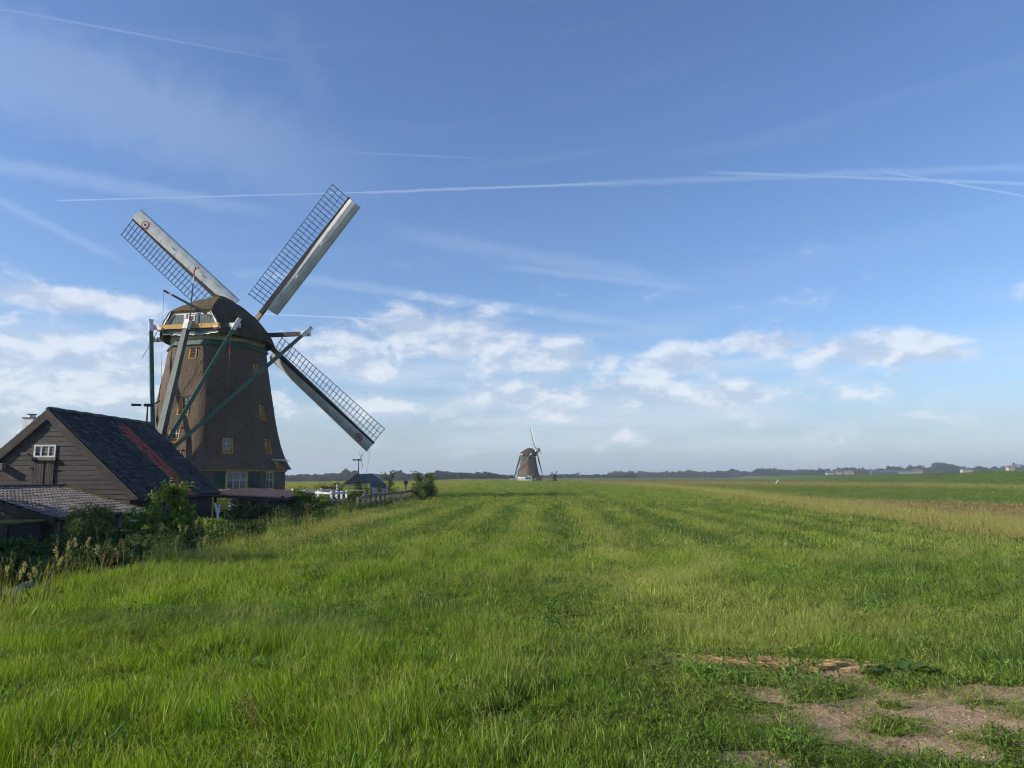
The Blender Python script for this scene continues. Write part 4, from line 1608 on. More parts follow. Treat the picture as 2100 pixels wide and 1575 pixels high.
# ------------------------------------------------------------------ fences
def rail_fence(name, label, pts, h, rails, post_w, mat, post_mat=None, extra_top=.06, cat='fence', spacing=1.6, rail_h=.12, post_d=None, base=None):
    p0 = pts[0]
    root = thing(name, (p0[0], p0[1], base(p0[0], p0[1]) if base else 0), label, cat)
    for (a, c) in zip(pts[:-1], pts[1:]):
        a, c = Vector((*a, 0)), Vector((*c, 0))
        n = max(1, round((c - a).length / spacing))
        P = [a.lerp(c, i / n) for i in range(n + 1)]
        for p in P:
            p.z = base(p.x, p.y) if base else 0
        d = (c - a).normalized()
        s = Vector((-d.y, d.x, 0))
        for i, p in enumerate(P):
            if i == 0 and a.xy != Vector(pts[0]):
                continue
            m = MB()
            m.beam(p - Vector((0, 0, .4)), p + Vector((0, 0, h + extra_top + random.uniform(-.01, .015))), post_w, post_w, s)
            m.build('post', post_mat or mat, root)
        for rz in rails:
            for p, q in zip(P[:-1], P[1:]):
                m = MB()
                off = s * (post_w / 2 + .012)
                m.beam(p - off + Vector((0, 0, rz)), q - off + Vector((0, 0, rz)), .045, rail_h)
                m.build('rail', mat, root)
    return root


def wbase(x, y):
    return float(np.interp(x, [-24, -17, -14.5, -11.5], [.10, .05, -.18, -.28]))


rail_fence('white_fence', 'long white post and rail fence in front of the mill wall', [(-21.8, 50.9), (-15.6, 52.6)], .78, (.70, .30), .12, 'white_paint', base=wbase, spacing=2.0, rail_h=.14)
rail_fence('white_fence', 'short white two railed fence on the grassy bank, nearest the tent', [(-15.3, 51.6), (-12.35, 50.6), (-12.0, 53.6)], .92, (.84, .36), .15, 'white_paint', base=wbase, spacing=1.0, rail_h=.15)
rail_fence('white_fence', 'white fence corner behind the short fence with a taller post', [(-15.6, 54.4), (-14.9, 53.2), (-13.0, 55.0)], .80, (.72, .3), .13, 'white_paint', base=lambda x, y: 0.0, spacing=1.2, rail_h=.14)

rail_fence('plank_fence', 'weathered grey two board fence along the field edge by the willow', [(-7.75, 37.2), (-7.0, 54.5)],   .80, (.70, .30), .11, 'weathered_wood', base=g1, spacing=1.15, rail_h=.16, extra_top=.03)

root = thing('gate_post', (-8.6, 42, g1(-8.6, 42)), 'thin wooden gate post with one rusty bar behind the plank fence', 'post')
p = at(748, 1004, 42)
q = at(748, 1043, 42)
MB().beam((p.x, 42, q.z - .4), (p.x, 42, p.z), .085).build('post', 'weathered_wood', root)
p2 = at(716, 1005, 44)
MB().beam((p.x, 42, p.z - .04), (p2.x, 44, p2.z), .03).build('bar', 'weathered_wood', root)

root = thing('wooden_gate', tuple(at(795, 1020, 50)), 'small low wooden gate with pale top rail behind the plank fence', 'gate')
a, c = at(795, 1012, 50), at(820, 1011, 51)
for k in range(7):
    t_ = k / 6
    q = a.lerp(c, t_)
    MB().beam((q.x, q.y, q.z - .5), (q.x, q.y, q.z), .07, .03, (0, 1, 0)).build('board', 'weathered_wood', root)
MB().beam(a + Vector((-.05, 0, 0)), c + Vector((.05, 0, 0)), .09, .06).build('top_rail', 'weathered_wood', root)
MB().beam(a + Vector((-.05, 0, -.9)), a + Vector((-.05, 0, .75)), .1).build('post', 'weathered_wood', root)
MB().beam(c + Vector((.05, 0, -.9)), c + Vector((.05, 0, .05)), .1).build('post', 'weathered_wood', root)

p = at(832, 1013, 54)
root = thing('lamp_post', (p.x, 54, p.z - .6), 'slim black lantern post standing in the rough grass', 'lamp post')
t = at(832, 995, 54)
MB().tube([(p.x, 54, p.z - .7), (p.x, 54, t.z)], .045, 7).build('post', 'iron', root)
m = MB()
m.prism([(p.x - .09, 53.9, t.z), (p.x + .09, 53.9, t.z), (p.x + .13, 53.9, t.z + .24), (p.x - .13, 53.9, t.z + .24)], (0, .22, 0))
m.build('lantern', 'iron', root)
MB().prism([(p.x - .17, 53.85, t.z + .24), (p.x + .17, 53.85, t.z + .24), (p.x + .05, 53.85, t.z + .34), (p.x - .05, 53.85, t.z + .34)], (0, .32, 0)).build('lantern_roof', 'iron', root)


# ------------------------------------------------------------------ grey tent pavilion
def pavilion():
    D = 60.0
    root = thing('tent_pavilion', (-12, D, -.6), 'grey canvas tent pavilion with slate roof and white side panels', 'tent')
    e0, e1 = at(701, 994, D - 1.2), at(761, 991, D - 2.2)      # gable eaves, near end
    ap = at(731, 972, D - 1.6)
    eb = at(794, 994, D + 2.4)
    apb = at(764, 972, D + 3.0)
    e0b = e0 + (eb - e1)
    m = MB()
    m.add([e1, eb, apb, ap], [(0, 1, 2, 3)])
    o = m.build('roof', 'slate_canvas', root)
    s = o.modifiers.new('t', 'SOLIDIFY')
    s.thickness = .03
    for k in (.33, .66):
        MB().beam(ap.lerp(apb, k) + Vector((0, 0, .02)), e1.lerp(eb, k) + Vector((0, 0, .03)), .05, .03).build('roof_seam', 'slate_canvas', root)
    m = MB()
    m.add([e0, ap, apb, e0b], [(0, 1, 2, 3)])
    m.build('roof', 'grey_canvas', root)
    m = MB()
    m.prism([e0, e1, ap], (0, .06, 0))
    m.build('gable_canvas', 'grey_canvas', root)
    m = MB()
    dz = Vector((0, 0, -.32))
    m.quad(e1, eb, eb + dz, e1 + dz)
    m.build('valance', 'slate_canvas', root)
    gz_ = Vector((0, 0, -1.75))
    for q in (e0, e1, eb):
        MB().beam(q, q + gz_, .1).build('post', 'weathered_wood', root)
    m = MB()
    m.quad(e1 + dz, eb + dz, eb + gz_, e1 + gz_)
    sp = m.build('side_panel', 'pale_sheet', root)
    w0, w1 = e1.lerp(eb, .40) + Vector((.03, -.02, -.36)), e1.lerp(eb, .60) + Vector((.03, -.02, -.36))
    m = MB()
    m.quad(w0, w1, w1 + Vector((0, 0, -.42)), w0 + Vector((0, 0, -.42)))
    m.build('panel_window', 'blue_grey_sheet', sp)
    w0 = e1.lerp(eb, .93) + Vector((.03, -.02, -.3))
    w1 = eb + Vector((.03, -.02, -.3))
    m = MB()
    m.quad(w0, w1, w1 + Vector((0, 0, -1.4)), w0 + Vector((0, 0, -1.4)))
    m.build('door_flap', 'black_wall', sp)
    MB().beam(e0 - Vector((0, 0, .04)), e1 - Vector((0, 0, .04)), .06, .08).build('front_valance', 'pale_sheet', root)


pavilion()

# little brick chimney-like thing and small lamp behind the hedge
p = at(691, 993, 66)
root = thing('garden_oven', tuple(p), 'small reddish garden oven chimney poking above the clipped hedge', 'oven')
MB().box((p.x - .2, 65.8, p.z - 1.2), (p.x + .2, 66.2, p.z)).build('body', 'red_roof_tile', root)
MB().tube([(p.x + .12, 65.7, p.z - .3), (p.x + .12, 65.7, p.z + .02)], .08, 8).build('pot', 'plaster_white', root)
MB().box((p.x - .24, 65.76, p.z), (p.x + .24, 66.24, p.z + .08)).build('cap', 'iron', root)

# dark tarpaulin at the far left edge
m = MB()
P = []
nx_, ny_ = 26, 12
for j in range(ny_):
    for i in range(nx_):
        x = -9.4 + i * (2.2 / (nx_ - 1))
        y = 10.9 + j * (1.3 / (ny_ - 1)) + .45 * (i / nx_)
        e = min(1, min(i, nx_ - 1 - i) / 3) * min(1, min(j, ny_ - 1 - j) / 2.5)
        z = -.16 - .10 * (i / nx_) + .20 * e - .5 * (1 - e) + .07 * math.sin(i * .9 + j * .5) * e
        P.append((x, y, z))
m.add(P, [(j * nx_ + i, j * nx_ + i + 1, (j + 1) * nx_ + i + 1, (j + 1) * nx_ + i) for j in range(ny_ - 1) for i in range(nx_ - 1)])
tag(m.build('tarpaulin', 'dark_tarpaulin', smooth=True), 'dark blue black plastic tarpaulin lying at the grass edge', 'tarpaulin')

# ------------------------------------------------------------------ shrubs and trees


def leaf_mesh(mb, cs, size, aspect=.5, mi=0, r=rng, droop=0.0, fold=True):
    """scatter leaf shaped faces (4-point, folded) at cs"""
    n = len(cs)
    if n == 0:
        return
    d = r.normal(size=(n, 3))
    d[:, 2] -= droop
    d /= np.linalg.norm(d, axis=1)[:, None]
    e = r.normal(size=(n, 3))
    s = np.cross(d, e)
    s /= np.linalg.norm(s, axis=1)[:, None] + 1e-9
    nn = np.cross(s, d)
    L = size * r.uniform(.65, 1.3, n)[:, None]
    W = L * aspect * .5
    base = cs
    mid = base + d * L * .45
    P = np.stack([base, mid + s * W + nn * W * .3, base + d * L, mid - s * W + nn * W * .3], 1).reshape(-1, 3)
    o = len(mb.v)
    mb.v += [tuple(p) for p in P.tolist()]
    mb.f += [(o + 4 * i, o + 4 * i + 1, o + 4 * i + 2, o + 4 * i + 3) for i in range(n)]
    mb.mi += [mi] * n


def shrub(name, label, cat, loc, rx, ry, h, nleaf, leaf, mats, seed, aspect=.5, clumps=14, droop=0.0, stems=5, flat=0.0, group=None, lift=.0, extra=None, inner=.55):
    r = np.random.default_rng(seed)
    root = thing(name, loc, label, cat, group)
    x0, y0, z0 = loc
    cc = []
    for k in range(clumps):
        a = r.uniform(0, 2 * math.pi)
        q = math.sqrt(r.uniform(0, 1)) * .78
        zz = r.uniform(.18 + lift, .93)
        tp = (1 - .55 * zz ** 2) if not flat else 1
        cc.append((x0 + rx * q * math.cos(a) * tp, y0 + ry * q * math.sin(a) * tp, z0 + h * zz))
    cc = np.array(cc)
    pick = r.integers(0, clumps, nleaf)
    sz = r.uniform(.6, 1.15, clumps)
    dv = r.normal(size=(nleaf, 3))
    dv /= np.linalg.norm(dv, axis=1)[:, None]
    rad = r.uniform(inner, 1, nleaf) ** .6
    ext = np.array((rx * .42, ry * .42, h * .20))
    cs = cc[pick] + dv * rad[:, None] * sz[pick][:, None] * ext
    cs[:, 2] = np.maximum(cs[:, 2], z0 - .05)
    mb = MB()
    mi = r.integers(0, len(mats), clumps)
    for m_ in range(len(mats)):
        leaf_mesh(mb, cs[mi[pick] == m_], leaf, aspect, m_, r, droop)
    mb.build('foliage', mats, root)
    sm = MB()
    for k in range(min(stems, clumps)):
        c = cc[k]
        sm.tube([(x0 + r.normal() * rx * .08, y0 + r.normal() * ry * .08, z0 - .15), tuple((np.array((x0, y0, z0)) * .45 + c * .55) + r.normal(size=3) * .05), tuple(c)], [.03 + .01 * h, .02 + .005 * h, .008], 5)
    if stems:
        sm.build('stem', 'bark', root)
    if extra:
        extra(root, cc, r)
    return root


def young_tree(name, label, loc, h, lean, spread, nleaf, leaf, mats, seed, branches=9, cat='sapling'):
    r = np.random.default_rng(seed)
    root = thing(name, loc, label, cat)
    x0, y0, z0 = loc
    sm = MB()
    pts = []
    trunk = [Vector((x0, y0, z0 - .2))]
    for i in range(1, 7):
        t_ = i / 6
        trunk.append(Vector((x0 + lean * t_ + r.normal() * .05, y0 + r.normal() * .05, z0 + h * t_)))
    sm.tube(trunk, [.045 * (1 - .75 * i / 6) for i in range(7)], 6)
    for i in range(1, 7):
        for k in range(int(nleaf / 60)):
            pts.append(np.array(trunk[i].lerp(trunk[i - 1], r.random())) + r.normal(size=3) * .07)
    for b_ in range(branches):
        t_ = .2 + .75 * b_ / branches
        i = min(5, int(t_ * 6))
        s = trunk[i].lerp(trunk[i + 1], t_ * 6 - i)
        a = r.uniform(0, 2 * math.pi)
        L = spread * (1.1 - .75 * t_) * r.uniform(.7, 1.25)
        e = s + Vector((math.cos(a) * L, math.sin(a) * L * .7, L * r.uniform(.35, .9)))
        mid = s.lerp(e, .5) + Vector((0, 0, -.05))
        sm.tube([s, mid, e], [.02, .014, .006], 5)
        for k in range(int(nleaf / branches)):
            u = r.random() ** .7
            pts.append(np.array(s.lerp(mid, u * 2) if u < .5 else mid.lerp(e, u * 2 - 1)) + r.normal(size=3) * (.05 + .10 * u))
    sm.build('trunk', 'bark', root)
    mb = MB()
    leaf_mesh(mb, np.array(pts), leaf, .62, 0, r, .25)
    mb.build('crown', mats, root)
    return root


def gl_(px, py, D):
    q = at(px, py, D)
    return q


def on_ground(px, D):
    q = at(px, 1000, D)
    return (q.x, D, g1(q.x, D))


def umbels(root, cc, r):
    mb = MB()
    top = sorted(cc.tolist(), key=lambda c: -c[2])[:9]
    for c in top:
        n = 90
        a = r.uniform(0, 2 * math.pi, n)
        q = np.sqrt(r.random(n)) * .17
        cs = np.stack([c[0] + q * np.cos(a), c[1] - .1 + q * np.sin(a), c[2] + .2 + r.normal(size=n) * .012], 1)
        leaf_mesh(mb, cs, .045, .9, 0, r)
    mb.build('flower_head', 'flower_cream', root)


x, y, z = on_ground(187, 24.5)
shrub('willow_shrub', 'dense dark green feathery shrub in front of the lean-to', 'shrub', (x, y, z), 1.25, 1.2, at(187, 1043, 24.5).z - z, 9000, .17, ['leaf_willow', 'leaf_mid'], 21, .17, 22, 0, 8, inner=.2)
x, y, z = on_ground(232, 27)
shrub('elder_shrub', 'elder shrub with flat cream flower heads beside the dark feathery shrub', 'shrub', (x, y, z), .75, .7, at(230, 1062, 27).z - z, 1900, .12, ['leaf_bright', 'leaf_mid'], 22, .55, 13, 0, 5, extra=umbels)
x, y, z = on_ground(279, 27.5)
shrub('elder_shrub', 'taller elder shrub with cream flower heads against the black barn wall', 'shrub', (x, y, z), .65, .65, at(283, 1042, 27.5).z - z, 1500, .12, ['leaf_bright', 'leaf_bright'], 23, .55, 12, 0, 5, extra=umbels)
x, y, z = on_ground(313, 28.5)
young_tree('sapling', 'thin sapling with sparse bright leaves left of the leafier sapling', (x, y, z), at(318, 1008, 28.5).z - z, .1, .55, 420, .16, 'leaf_bright', 31, 8)
x, y, z = on_ground(350, 28)
young_tree('sapling', 'tall leafy bright green sapling in front of the red tile stripe', (x, y, z), at(368, 995, 28).z - z, .3, .85, 1500, .17, 'leaf_bright', 32, 14)
x, y, z = on_ground(392, 28.6)
young_tree('sapling', 'short sapling with a side branch right of the leafier sapling', (x, y, z), at(392, 1050, 28.6).z - z, -.05, .55, 520, .15, 'leaf_bright', 33, 8)
# brambles and hedge along the yard
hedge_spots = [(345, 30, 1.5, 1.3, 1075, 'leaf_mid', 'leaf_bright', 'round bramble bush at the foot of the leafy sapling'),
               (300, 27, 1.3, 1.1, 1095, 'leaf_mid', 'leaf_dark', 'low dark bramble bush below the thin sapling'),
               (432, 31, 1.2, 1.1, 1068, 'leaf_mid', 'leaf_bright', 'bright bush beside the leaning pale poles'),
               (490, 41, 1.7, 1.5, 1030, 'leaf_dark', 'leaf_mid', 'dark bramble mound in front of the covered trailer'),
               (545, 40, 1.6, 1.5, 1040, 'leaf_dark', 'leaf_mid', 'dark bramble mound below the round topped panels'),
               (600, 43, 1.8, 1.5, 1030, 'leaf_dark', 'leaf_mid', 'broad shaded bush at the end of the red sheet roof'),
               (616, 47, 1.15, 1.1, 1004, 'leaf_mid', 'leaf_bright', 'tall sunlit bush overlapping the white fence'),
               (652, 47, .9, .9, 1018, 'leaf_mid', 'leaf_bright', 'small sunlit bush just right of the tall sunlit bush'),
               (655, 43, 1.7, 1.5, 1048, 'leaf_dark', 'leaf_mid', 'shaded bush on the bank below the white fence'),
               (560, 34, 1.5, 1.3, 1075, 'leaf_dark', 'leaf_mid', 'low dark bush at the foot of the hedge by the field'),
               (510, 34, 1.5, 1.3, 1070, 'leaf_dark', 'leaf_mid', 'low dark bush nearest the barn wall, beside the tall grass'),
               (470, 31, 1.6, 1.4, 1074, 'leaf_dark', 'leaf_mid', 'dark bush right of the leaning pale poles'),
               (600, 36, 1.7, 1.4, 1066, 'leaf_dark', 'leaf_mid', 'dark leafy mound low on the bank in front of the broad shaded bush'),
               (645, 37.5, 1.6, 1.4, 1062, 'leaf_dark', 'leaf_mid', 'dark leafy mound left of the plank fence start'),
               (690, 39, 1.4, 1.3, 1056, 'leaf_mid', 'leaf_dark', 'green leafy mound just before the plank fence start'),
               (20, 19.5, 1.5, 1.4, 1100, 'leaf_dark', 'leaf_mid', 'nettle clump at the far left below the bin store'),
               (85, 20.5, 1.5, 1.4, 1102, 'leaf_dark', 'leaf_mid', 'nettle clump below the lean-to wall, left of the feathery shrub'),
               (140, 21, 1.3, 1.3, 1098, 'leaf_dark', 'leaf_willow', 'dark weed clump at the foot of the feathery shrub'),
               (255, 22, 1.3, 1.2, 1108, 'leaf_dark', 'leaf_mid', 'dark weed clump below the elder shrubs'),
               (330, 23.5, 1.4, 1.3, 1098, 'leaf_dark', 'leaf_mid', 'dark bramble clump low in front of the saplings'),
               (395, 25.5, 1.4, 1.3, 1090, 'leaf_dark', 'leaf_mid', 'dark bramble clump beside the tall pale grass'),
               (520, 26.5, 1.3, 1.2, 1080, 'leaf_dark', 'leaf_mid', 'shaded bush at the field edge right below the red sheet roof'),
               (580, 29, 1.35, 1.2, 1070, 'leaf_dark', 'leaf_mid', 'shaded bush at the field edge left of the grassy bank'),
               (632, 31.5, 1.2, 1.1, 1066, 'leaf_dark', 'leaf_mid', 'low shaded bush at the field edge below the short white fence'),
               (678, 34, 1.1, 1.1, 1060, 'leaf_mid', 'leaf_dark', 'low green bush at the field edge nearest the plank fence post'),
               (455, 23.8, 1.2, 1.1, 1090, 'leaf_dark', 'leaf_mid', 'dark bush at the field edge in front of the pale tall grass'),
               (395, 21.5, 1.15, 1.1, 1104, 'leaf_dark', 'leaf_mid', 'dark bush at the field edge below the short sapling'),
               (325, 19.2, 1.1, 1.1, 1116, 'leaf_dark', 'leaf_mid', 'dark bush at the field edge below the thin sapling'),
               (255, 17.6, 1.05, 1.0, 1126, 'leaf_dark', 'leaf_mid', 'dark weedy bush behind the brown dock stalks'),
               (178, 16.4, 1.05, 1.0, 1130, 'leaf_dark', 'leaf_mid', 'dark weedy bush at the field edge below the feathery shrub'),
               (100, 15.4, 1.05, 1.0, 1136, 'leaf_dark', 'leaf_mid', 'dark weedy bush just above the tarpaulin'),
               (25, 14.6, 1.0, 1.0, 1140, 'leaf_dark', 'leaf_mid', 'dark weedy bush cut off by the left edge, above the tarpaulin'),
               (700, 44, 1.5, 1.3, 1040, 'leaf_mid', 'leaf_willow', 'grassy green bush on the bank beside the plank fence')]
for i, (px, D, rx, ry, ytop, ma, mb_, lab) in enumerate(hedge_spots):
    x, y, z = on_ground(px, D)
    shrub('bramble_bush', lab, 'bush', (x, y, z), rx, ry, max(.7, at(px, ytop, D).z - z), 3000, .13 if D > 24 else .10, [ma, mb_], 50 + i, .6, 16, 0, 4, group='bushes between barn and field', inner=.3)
# clipped conifers beside the tent
p = at(742, 990, 55)
shrub('clipped_conifer', 'dark rounded conifer bush beside the tent pavilion', 'bush', (p.x, 55, -1.2), 1.0, 1.0, p.z + 1.25, 5200, .10, ['leaf_conifer', 'leaf_dark'], 71, .4, 26, 0, 3, inner=.6, flat=1)
p = at(777, 1004, 54.5)
shrub('clipped_hedge', 'low square clipped dark hedge in front of the white tent panels', 'hedge', (p.x, 54.5, -1.1), .75, .8, p.z + 1.2, 4200, .10, ['leaf_conifer', 'leaf_mid'], 72, .4, 24, 0, 3, inner=.6, flat=1)
p = at(670, 996, 63)
shrub('clipped_hedge', 'long flat topped dark hedge behind the white fence', 'hedge', (p.x, 63, -.8), 1.6, .7, p.z + .85, 4200, .11, ['leaf_conifer', 'leaf_mid'], 73, .4, 26, 0, 3, inner=.6, flat=1)
# bare-ish small tree and willow at the fence end
x, y, z = on_ground(790, 57)
young_tree('garden_tree', 'small wind bent tree with tufted leaves right of the tent', (x, y, z - .3), at(806, 966, 57).z - z + .3, .55, .8, 420, .16, 'leaf_mid', 35, 7, 'tree')
x, y, z = on_ground(868, 52)
shrub('willow_bush', 'loose grey green willow bush at the end of the plank fence', 'bush', (x, y, z), 1.15, 1.0, at(868, 988, 52).z - z, 2300, .16, ['leaf_willow', 'leaf_willow'], 75, .25, 24, 0, 12, inner=.05)
x, y, z = on_ground(856, 52.3)
young_tree('willow_shoot', 'upright willow shoot rising left of the willow bush', (x, y, z), at(855, 966, 52.3).z - z, .05, .45, 460, .15, 'leaf_willow', 76, 8, 'shoot')
x, y, z = on_ground(880, 52.2)
young_tree('willow_shoot', 'leafy willow shoot rising from the right of the willow bush', (x, y, z), at(884, 972, 52.2).z - z, .15, .6, 800, .15, 'leaf_willow', 77, 10, 'shoot')
# trees standing left of the frame: they shade the yard
for i, (x, y, h, lab) in enumerate(((-22.3, 17.0, 8.6, 'round tree left of the yard, nearest the lean-to'), (-26.5, 22.0, 9.8, 'tall round tree left of the lean-to'), (-19.6, 11.6, 7.8, 'smaller tree at the near left of the yard'))):
    shrub('yard_tree', lab, 'tree', (x, y, g1(x, y)), 3.0, 3.0, h, 9000, .36, ['leaf_mid', 'leaf_dark'], 90 + i, .6, 34, 0, 7, lift=.15, inner=.3)


# yellow iris clumps in the ditch on the right
for (px, D, lab, n) in ((2010, 26.8, 'tall clump of yellow flag iris in the ditch, nearest the camera', 60), (1905, 29.5, 'clump of green iris leaves in the ditch, second from the right', 34), (1845, 32, 'small clump of iris leaves in the ditch', 24)):
    x = float(ditch_x(D)) + .1
    r = np.random.default_rng(int(px))
    root = thing('iris_clump', (x, D, g1(x, D)), lab, 'iris', 'iris clumps in the ditch')
    m = MB()
    zb = g1(x, D)
    tops = []
    for k in range(n):
        bx, by = x + r.normal() * .32, D + r.normal() * .3
        h = r.uniform(.55, 1.05)
        ln = Vector((r.normal() * .12, r.normal() * .1, h))
        w = .025
        b0 = Vector((bx, by, zb - .1))
        a = r.uniform(0, math.pi)
        s = Vector((math.cos(a), math.sin(a), 0)) * w
        md = b0 + ln * .55
        m.add([b0 - s, b0 + s, md + s * .9, md - s * .9, b0 + ln], [(0, 1, 2, 3), (3, 2, 4)])
        tops.append(b0 + ln)
    m.build('leaf_blades', 'leaf_mid', root)
    m = MB()
    leaf_mesh(m, np.array([[t_.x + r.normal() * .02, t_.y, t_.z - .02] for t_ in tops[:7] for _ in range(4)]), .07, .7, 0, r)
    m.build('flower', 'flower_yellow', root)

# broad-leaved weed beside the bare soil
x, y = 3.35, 6.62
root = thing('burdock', (x, y, g1(x, y)), 'broad leaved dark green weed beside the bare soil', 'weed')
r = np.random.default_rng(3)
for k in range(20):
    a = r.uniform(0, 2 * math.pi)
    L = r.uniform(.07, .15)
    b0 = Vector((x + r.normal() * .17, y + r.normal() * .05, g1(x, y) + .02))
    d = Vector((math.cos(a), math.sin(a) * .8, r.uniform(.35, .8))).normalized()
    s = Vector((-math.sin(a), math.cos(a), 0))
    m = MB()
    P = []
    for i in range(6):
        u = i / 5
        c = b0 + d * L * (.4 + u) + Vector((0, 0, -.16 * L * u * u * 3))
        w = L * .42 * math.sin(math.pi * min(1, u * .93 + .1)) ** .8
        P += [c - s * w + Vector((0, 0, .02)), c, c + s * w + Vector((0, 0, .02))]
    F = []
    for i in range(5):
        F += [(3 * i, 3 * i + 1, 3 * i + 4, 3 * i + 3), (3 * i + 1, 3 * i + 2, 3 * i + 5, 3 * i + 4)]
    m.add(P, F)
    m.tube([b0 - Vector((0, 0, .05)), b0 + d * L * .42], .006, 4)
    m.build('leaf', 'leaf_mid', root, smooth=True)

# clods and crumbs on the bare soil
m = MB()
r = np.random.default_rng(14)
xx, yy = r.uniform(.8, 5.6, 9000), r.uniform(4.2, 7.6, 9000)
kk = (soil_mask(xx, yy) > .55) & (r.random(9000) < .55)
for x_, y_ in zip(xx[kk], yy[kk]):
    q = abs(r.normal()) * .005 + .002
    z_ = g1(x_, y_) - .012
    T = [(x_ + q * math.cos(a) * r.uniform(.7, 1.3), y_ + q * math.sin(a) * r.uniform(.7, 1.3), z_) for a in (0, 1.6, 3.1, 4.7)] + [(x_ + r.normal() * q * .3, y_ + r.normal() * q * .3, z_ + q * r.uniform(.6, 1.2))]
    m.add(T, [(0, 1, 4), (1, 2, 4), (2, 3, 4), (3, 0, 4)])
tag(m.build('soil_clods', 'soil'), 'dry brown clods scattered on the bare soil', 'soil', kind='stuff')

# straw litter on the bare patch, white pebbles
m = MB()
r = np.random.default_rng(4)
for k in range(2200):
    u, v = r.normal() * .40, r.normal() * .12
    if math.hypot(u / .9, v / .26) > 1:
        continue
    cx_, cyy_ = 2.5 + u, 7.06 - .21 * u + v
    if vnoise(np.array([cx_ * 6.0]), np.array([cyy_ * 14.0]))[0] < .38:
        continue
    a = r.normal() * .9
    L = r.uniform(.03, .14)
    zc = g1(cx_, cyy_) + r.uniform(.0, .03)
    d = Vector((math.cos(a), math.sin(a), r.normal() * .12)) * L / 2
    s = Vector((-math.sin(a), math.cos(a), 0)) * .0032
    c = Vector((cx_, cyy_, zc))
    m.add([c - d - s, c + d - s, c + d + s, c - d + s, c + Vector((0, 0, .005))], [(0, 1, 4), (1, 2, 4), (2, 3, 4), (3, 0, 4)])
tag(m.build('straw_litter', 'straw_stem'), 'dry orange straw litter on the bare patch', 'straw', kind='stuff')
for (px, py, s, lab) in ((1626, 1354, .012, 'small white pebble lying in the straw'), (1967, 1403, .013, 'small white pebble near the broad leaved weed')):
    q = at(px, py, 1.0)
    k = EYE / (EYE - q.z)
    x, y = q.x * k, k
    bm = bmesh.new()
    bmesh.ops.create_icosphere(bm, subdivisions=2, radius=s)
    for v in bm.verts:
        v.co *= 1 + random.uniform(-.15, .15)
        v.co.z *= .7
    me = bpy.data.meshes.new('pebble')
    bm.to_mesh(me)
    bm.free()
    me.materials.append(MATS['stone_white'])
    o = link('pebble', me)
    o.location = (x, y, g1(x, y) + .02)
    tag(o, lab, 'pebble', 'white pebbles')


# ------------------------------------------------------------------ far background
def far_house(px, py, D, w, h, roof, wall, lab, depth=8, roof_h=.5):
    q = at(px, py, D)
    x0, x1 = q.x - w / 2, q.x + w / 2
    z = q.z
    root = thing('far_house', (q.x, D, z), lab, 'house', 'houses at the horizon')
    z -= 2.0
    h *= .8
    e = z + h * (1 - roof_h)
    MB().box((x0, D, z - 3), (x1, D + depth, e)).build('wall', wall, root)
    m = MB()
    m.prism([(x0 - .3, D - .3, e), (x0 - .3, D + depth + .3, e), (x0 - .3, D + depth / 2, z + h)], (w + .6, 0, 0))
    m.build('roof', roof, root)
    n = max(2, int(w / 4))
    for i in range(n):
        xa = x0 + w * (i + .35) / n
        MB().box((xa, D - .04, z + .25 * (e - z)), (xa + w * .3 / n, D - .01, z + .7 * (e - z))).build('window', 'glass', root)


fh = [(1705, 972, 1300, 14, 9, 'far_roof_dark', 'far_house_wall', 'pale house with dark roof, leftmost of the white row'),
      (1722, 971, 1300, 10, 11, 'far_roof_dark', 'far_house_wall', 'tall narrow house second in the white row'),
      (1742, 970, 1300, 16, 8, 'far_roof_red', 'far_house_wall', 'low white house with red roof in the white row'),
      (1778, 969, 1350, 8, 6, 'far_roof_dark', 'far_house_wall', 'small white house left of the long grey barns'),
      (1815, 969, 1250, 44, 8, 'far_roof_dark', 'far_roof_dark', 'long low grey barn roof under the poplar'),
      (1855, 968, 1250, 36, 7, 'far_roof_dark', 'far_house_wall', 'second grey barn right of the long low one'),
      (1882, 967, 1280, 18, 7, 'far_roof_red', 'far_house_wall', 'farmhouse with orange roof among the far trees'),
      (1985, 965, 1200, 16, 8, 'far_roof_dark', 'far_house_wall', 'brown house half hidden right of the tall far trees'),
      (2075, 961, 1200, 10, 9, 'far_roof_red', 'far_house_wall', 'white gabled house at the far right tree line'),
      (1458, 978, 1500, 22, 8, 'far_roof_dark', 'far_house_wall', 'low white building in the middle of the tree line'),
      (1345, 979, 1400, 16, 7, 'far_roof_red', 'far_house_wall', 'red roofed farmhouse in the middle tree row'),
      (1385, 978, 1450, 20, 9, 'far_roof_dark', 'far_house_wall', 'grey farmhouse right of the red roofed one'),
      (1268, 980, 1500, 24, 6, 'far_roof_dark', 'far_house_wall', 'long white shed behind the row of small trees')]
for f in fh:
    far_house(*f)


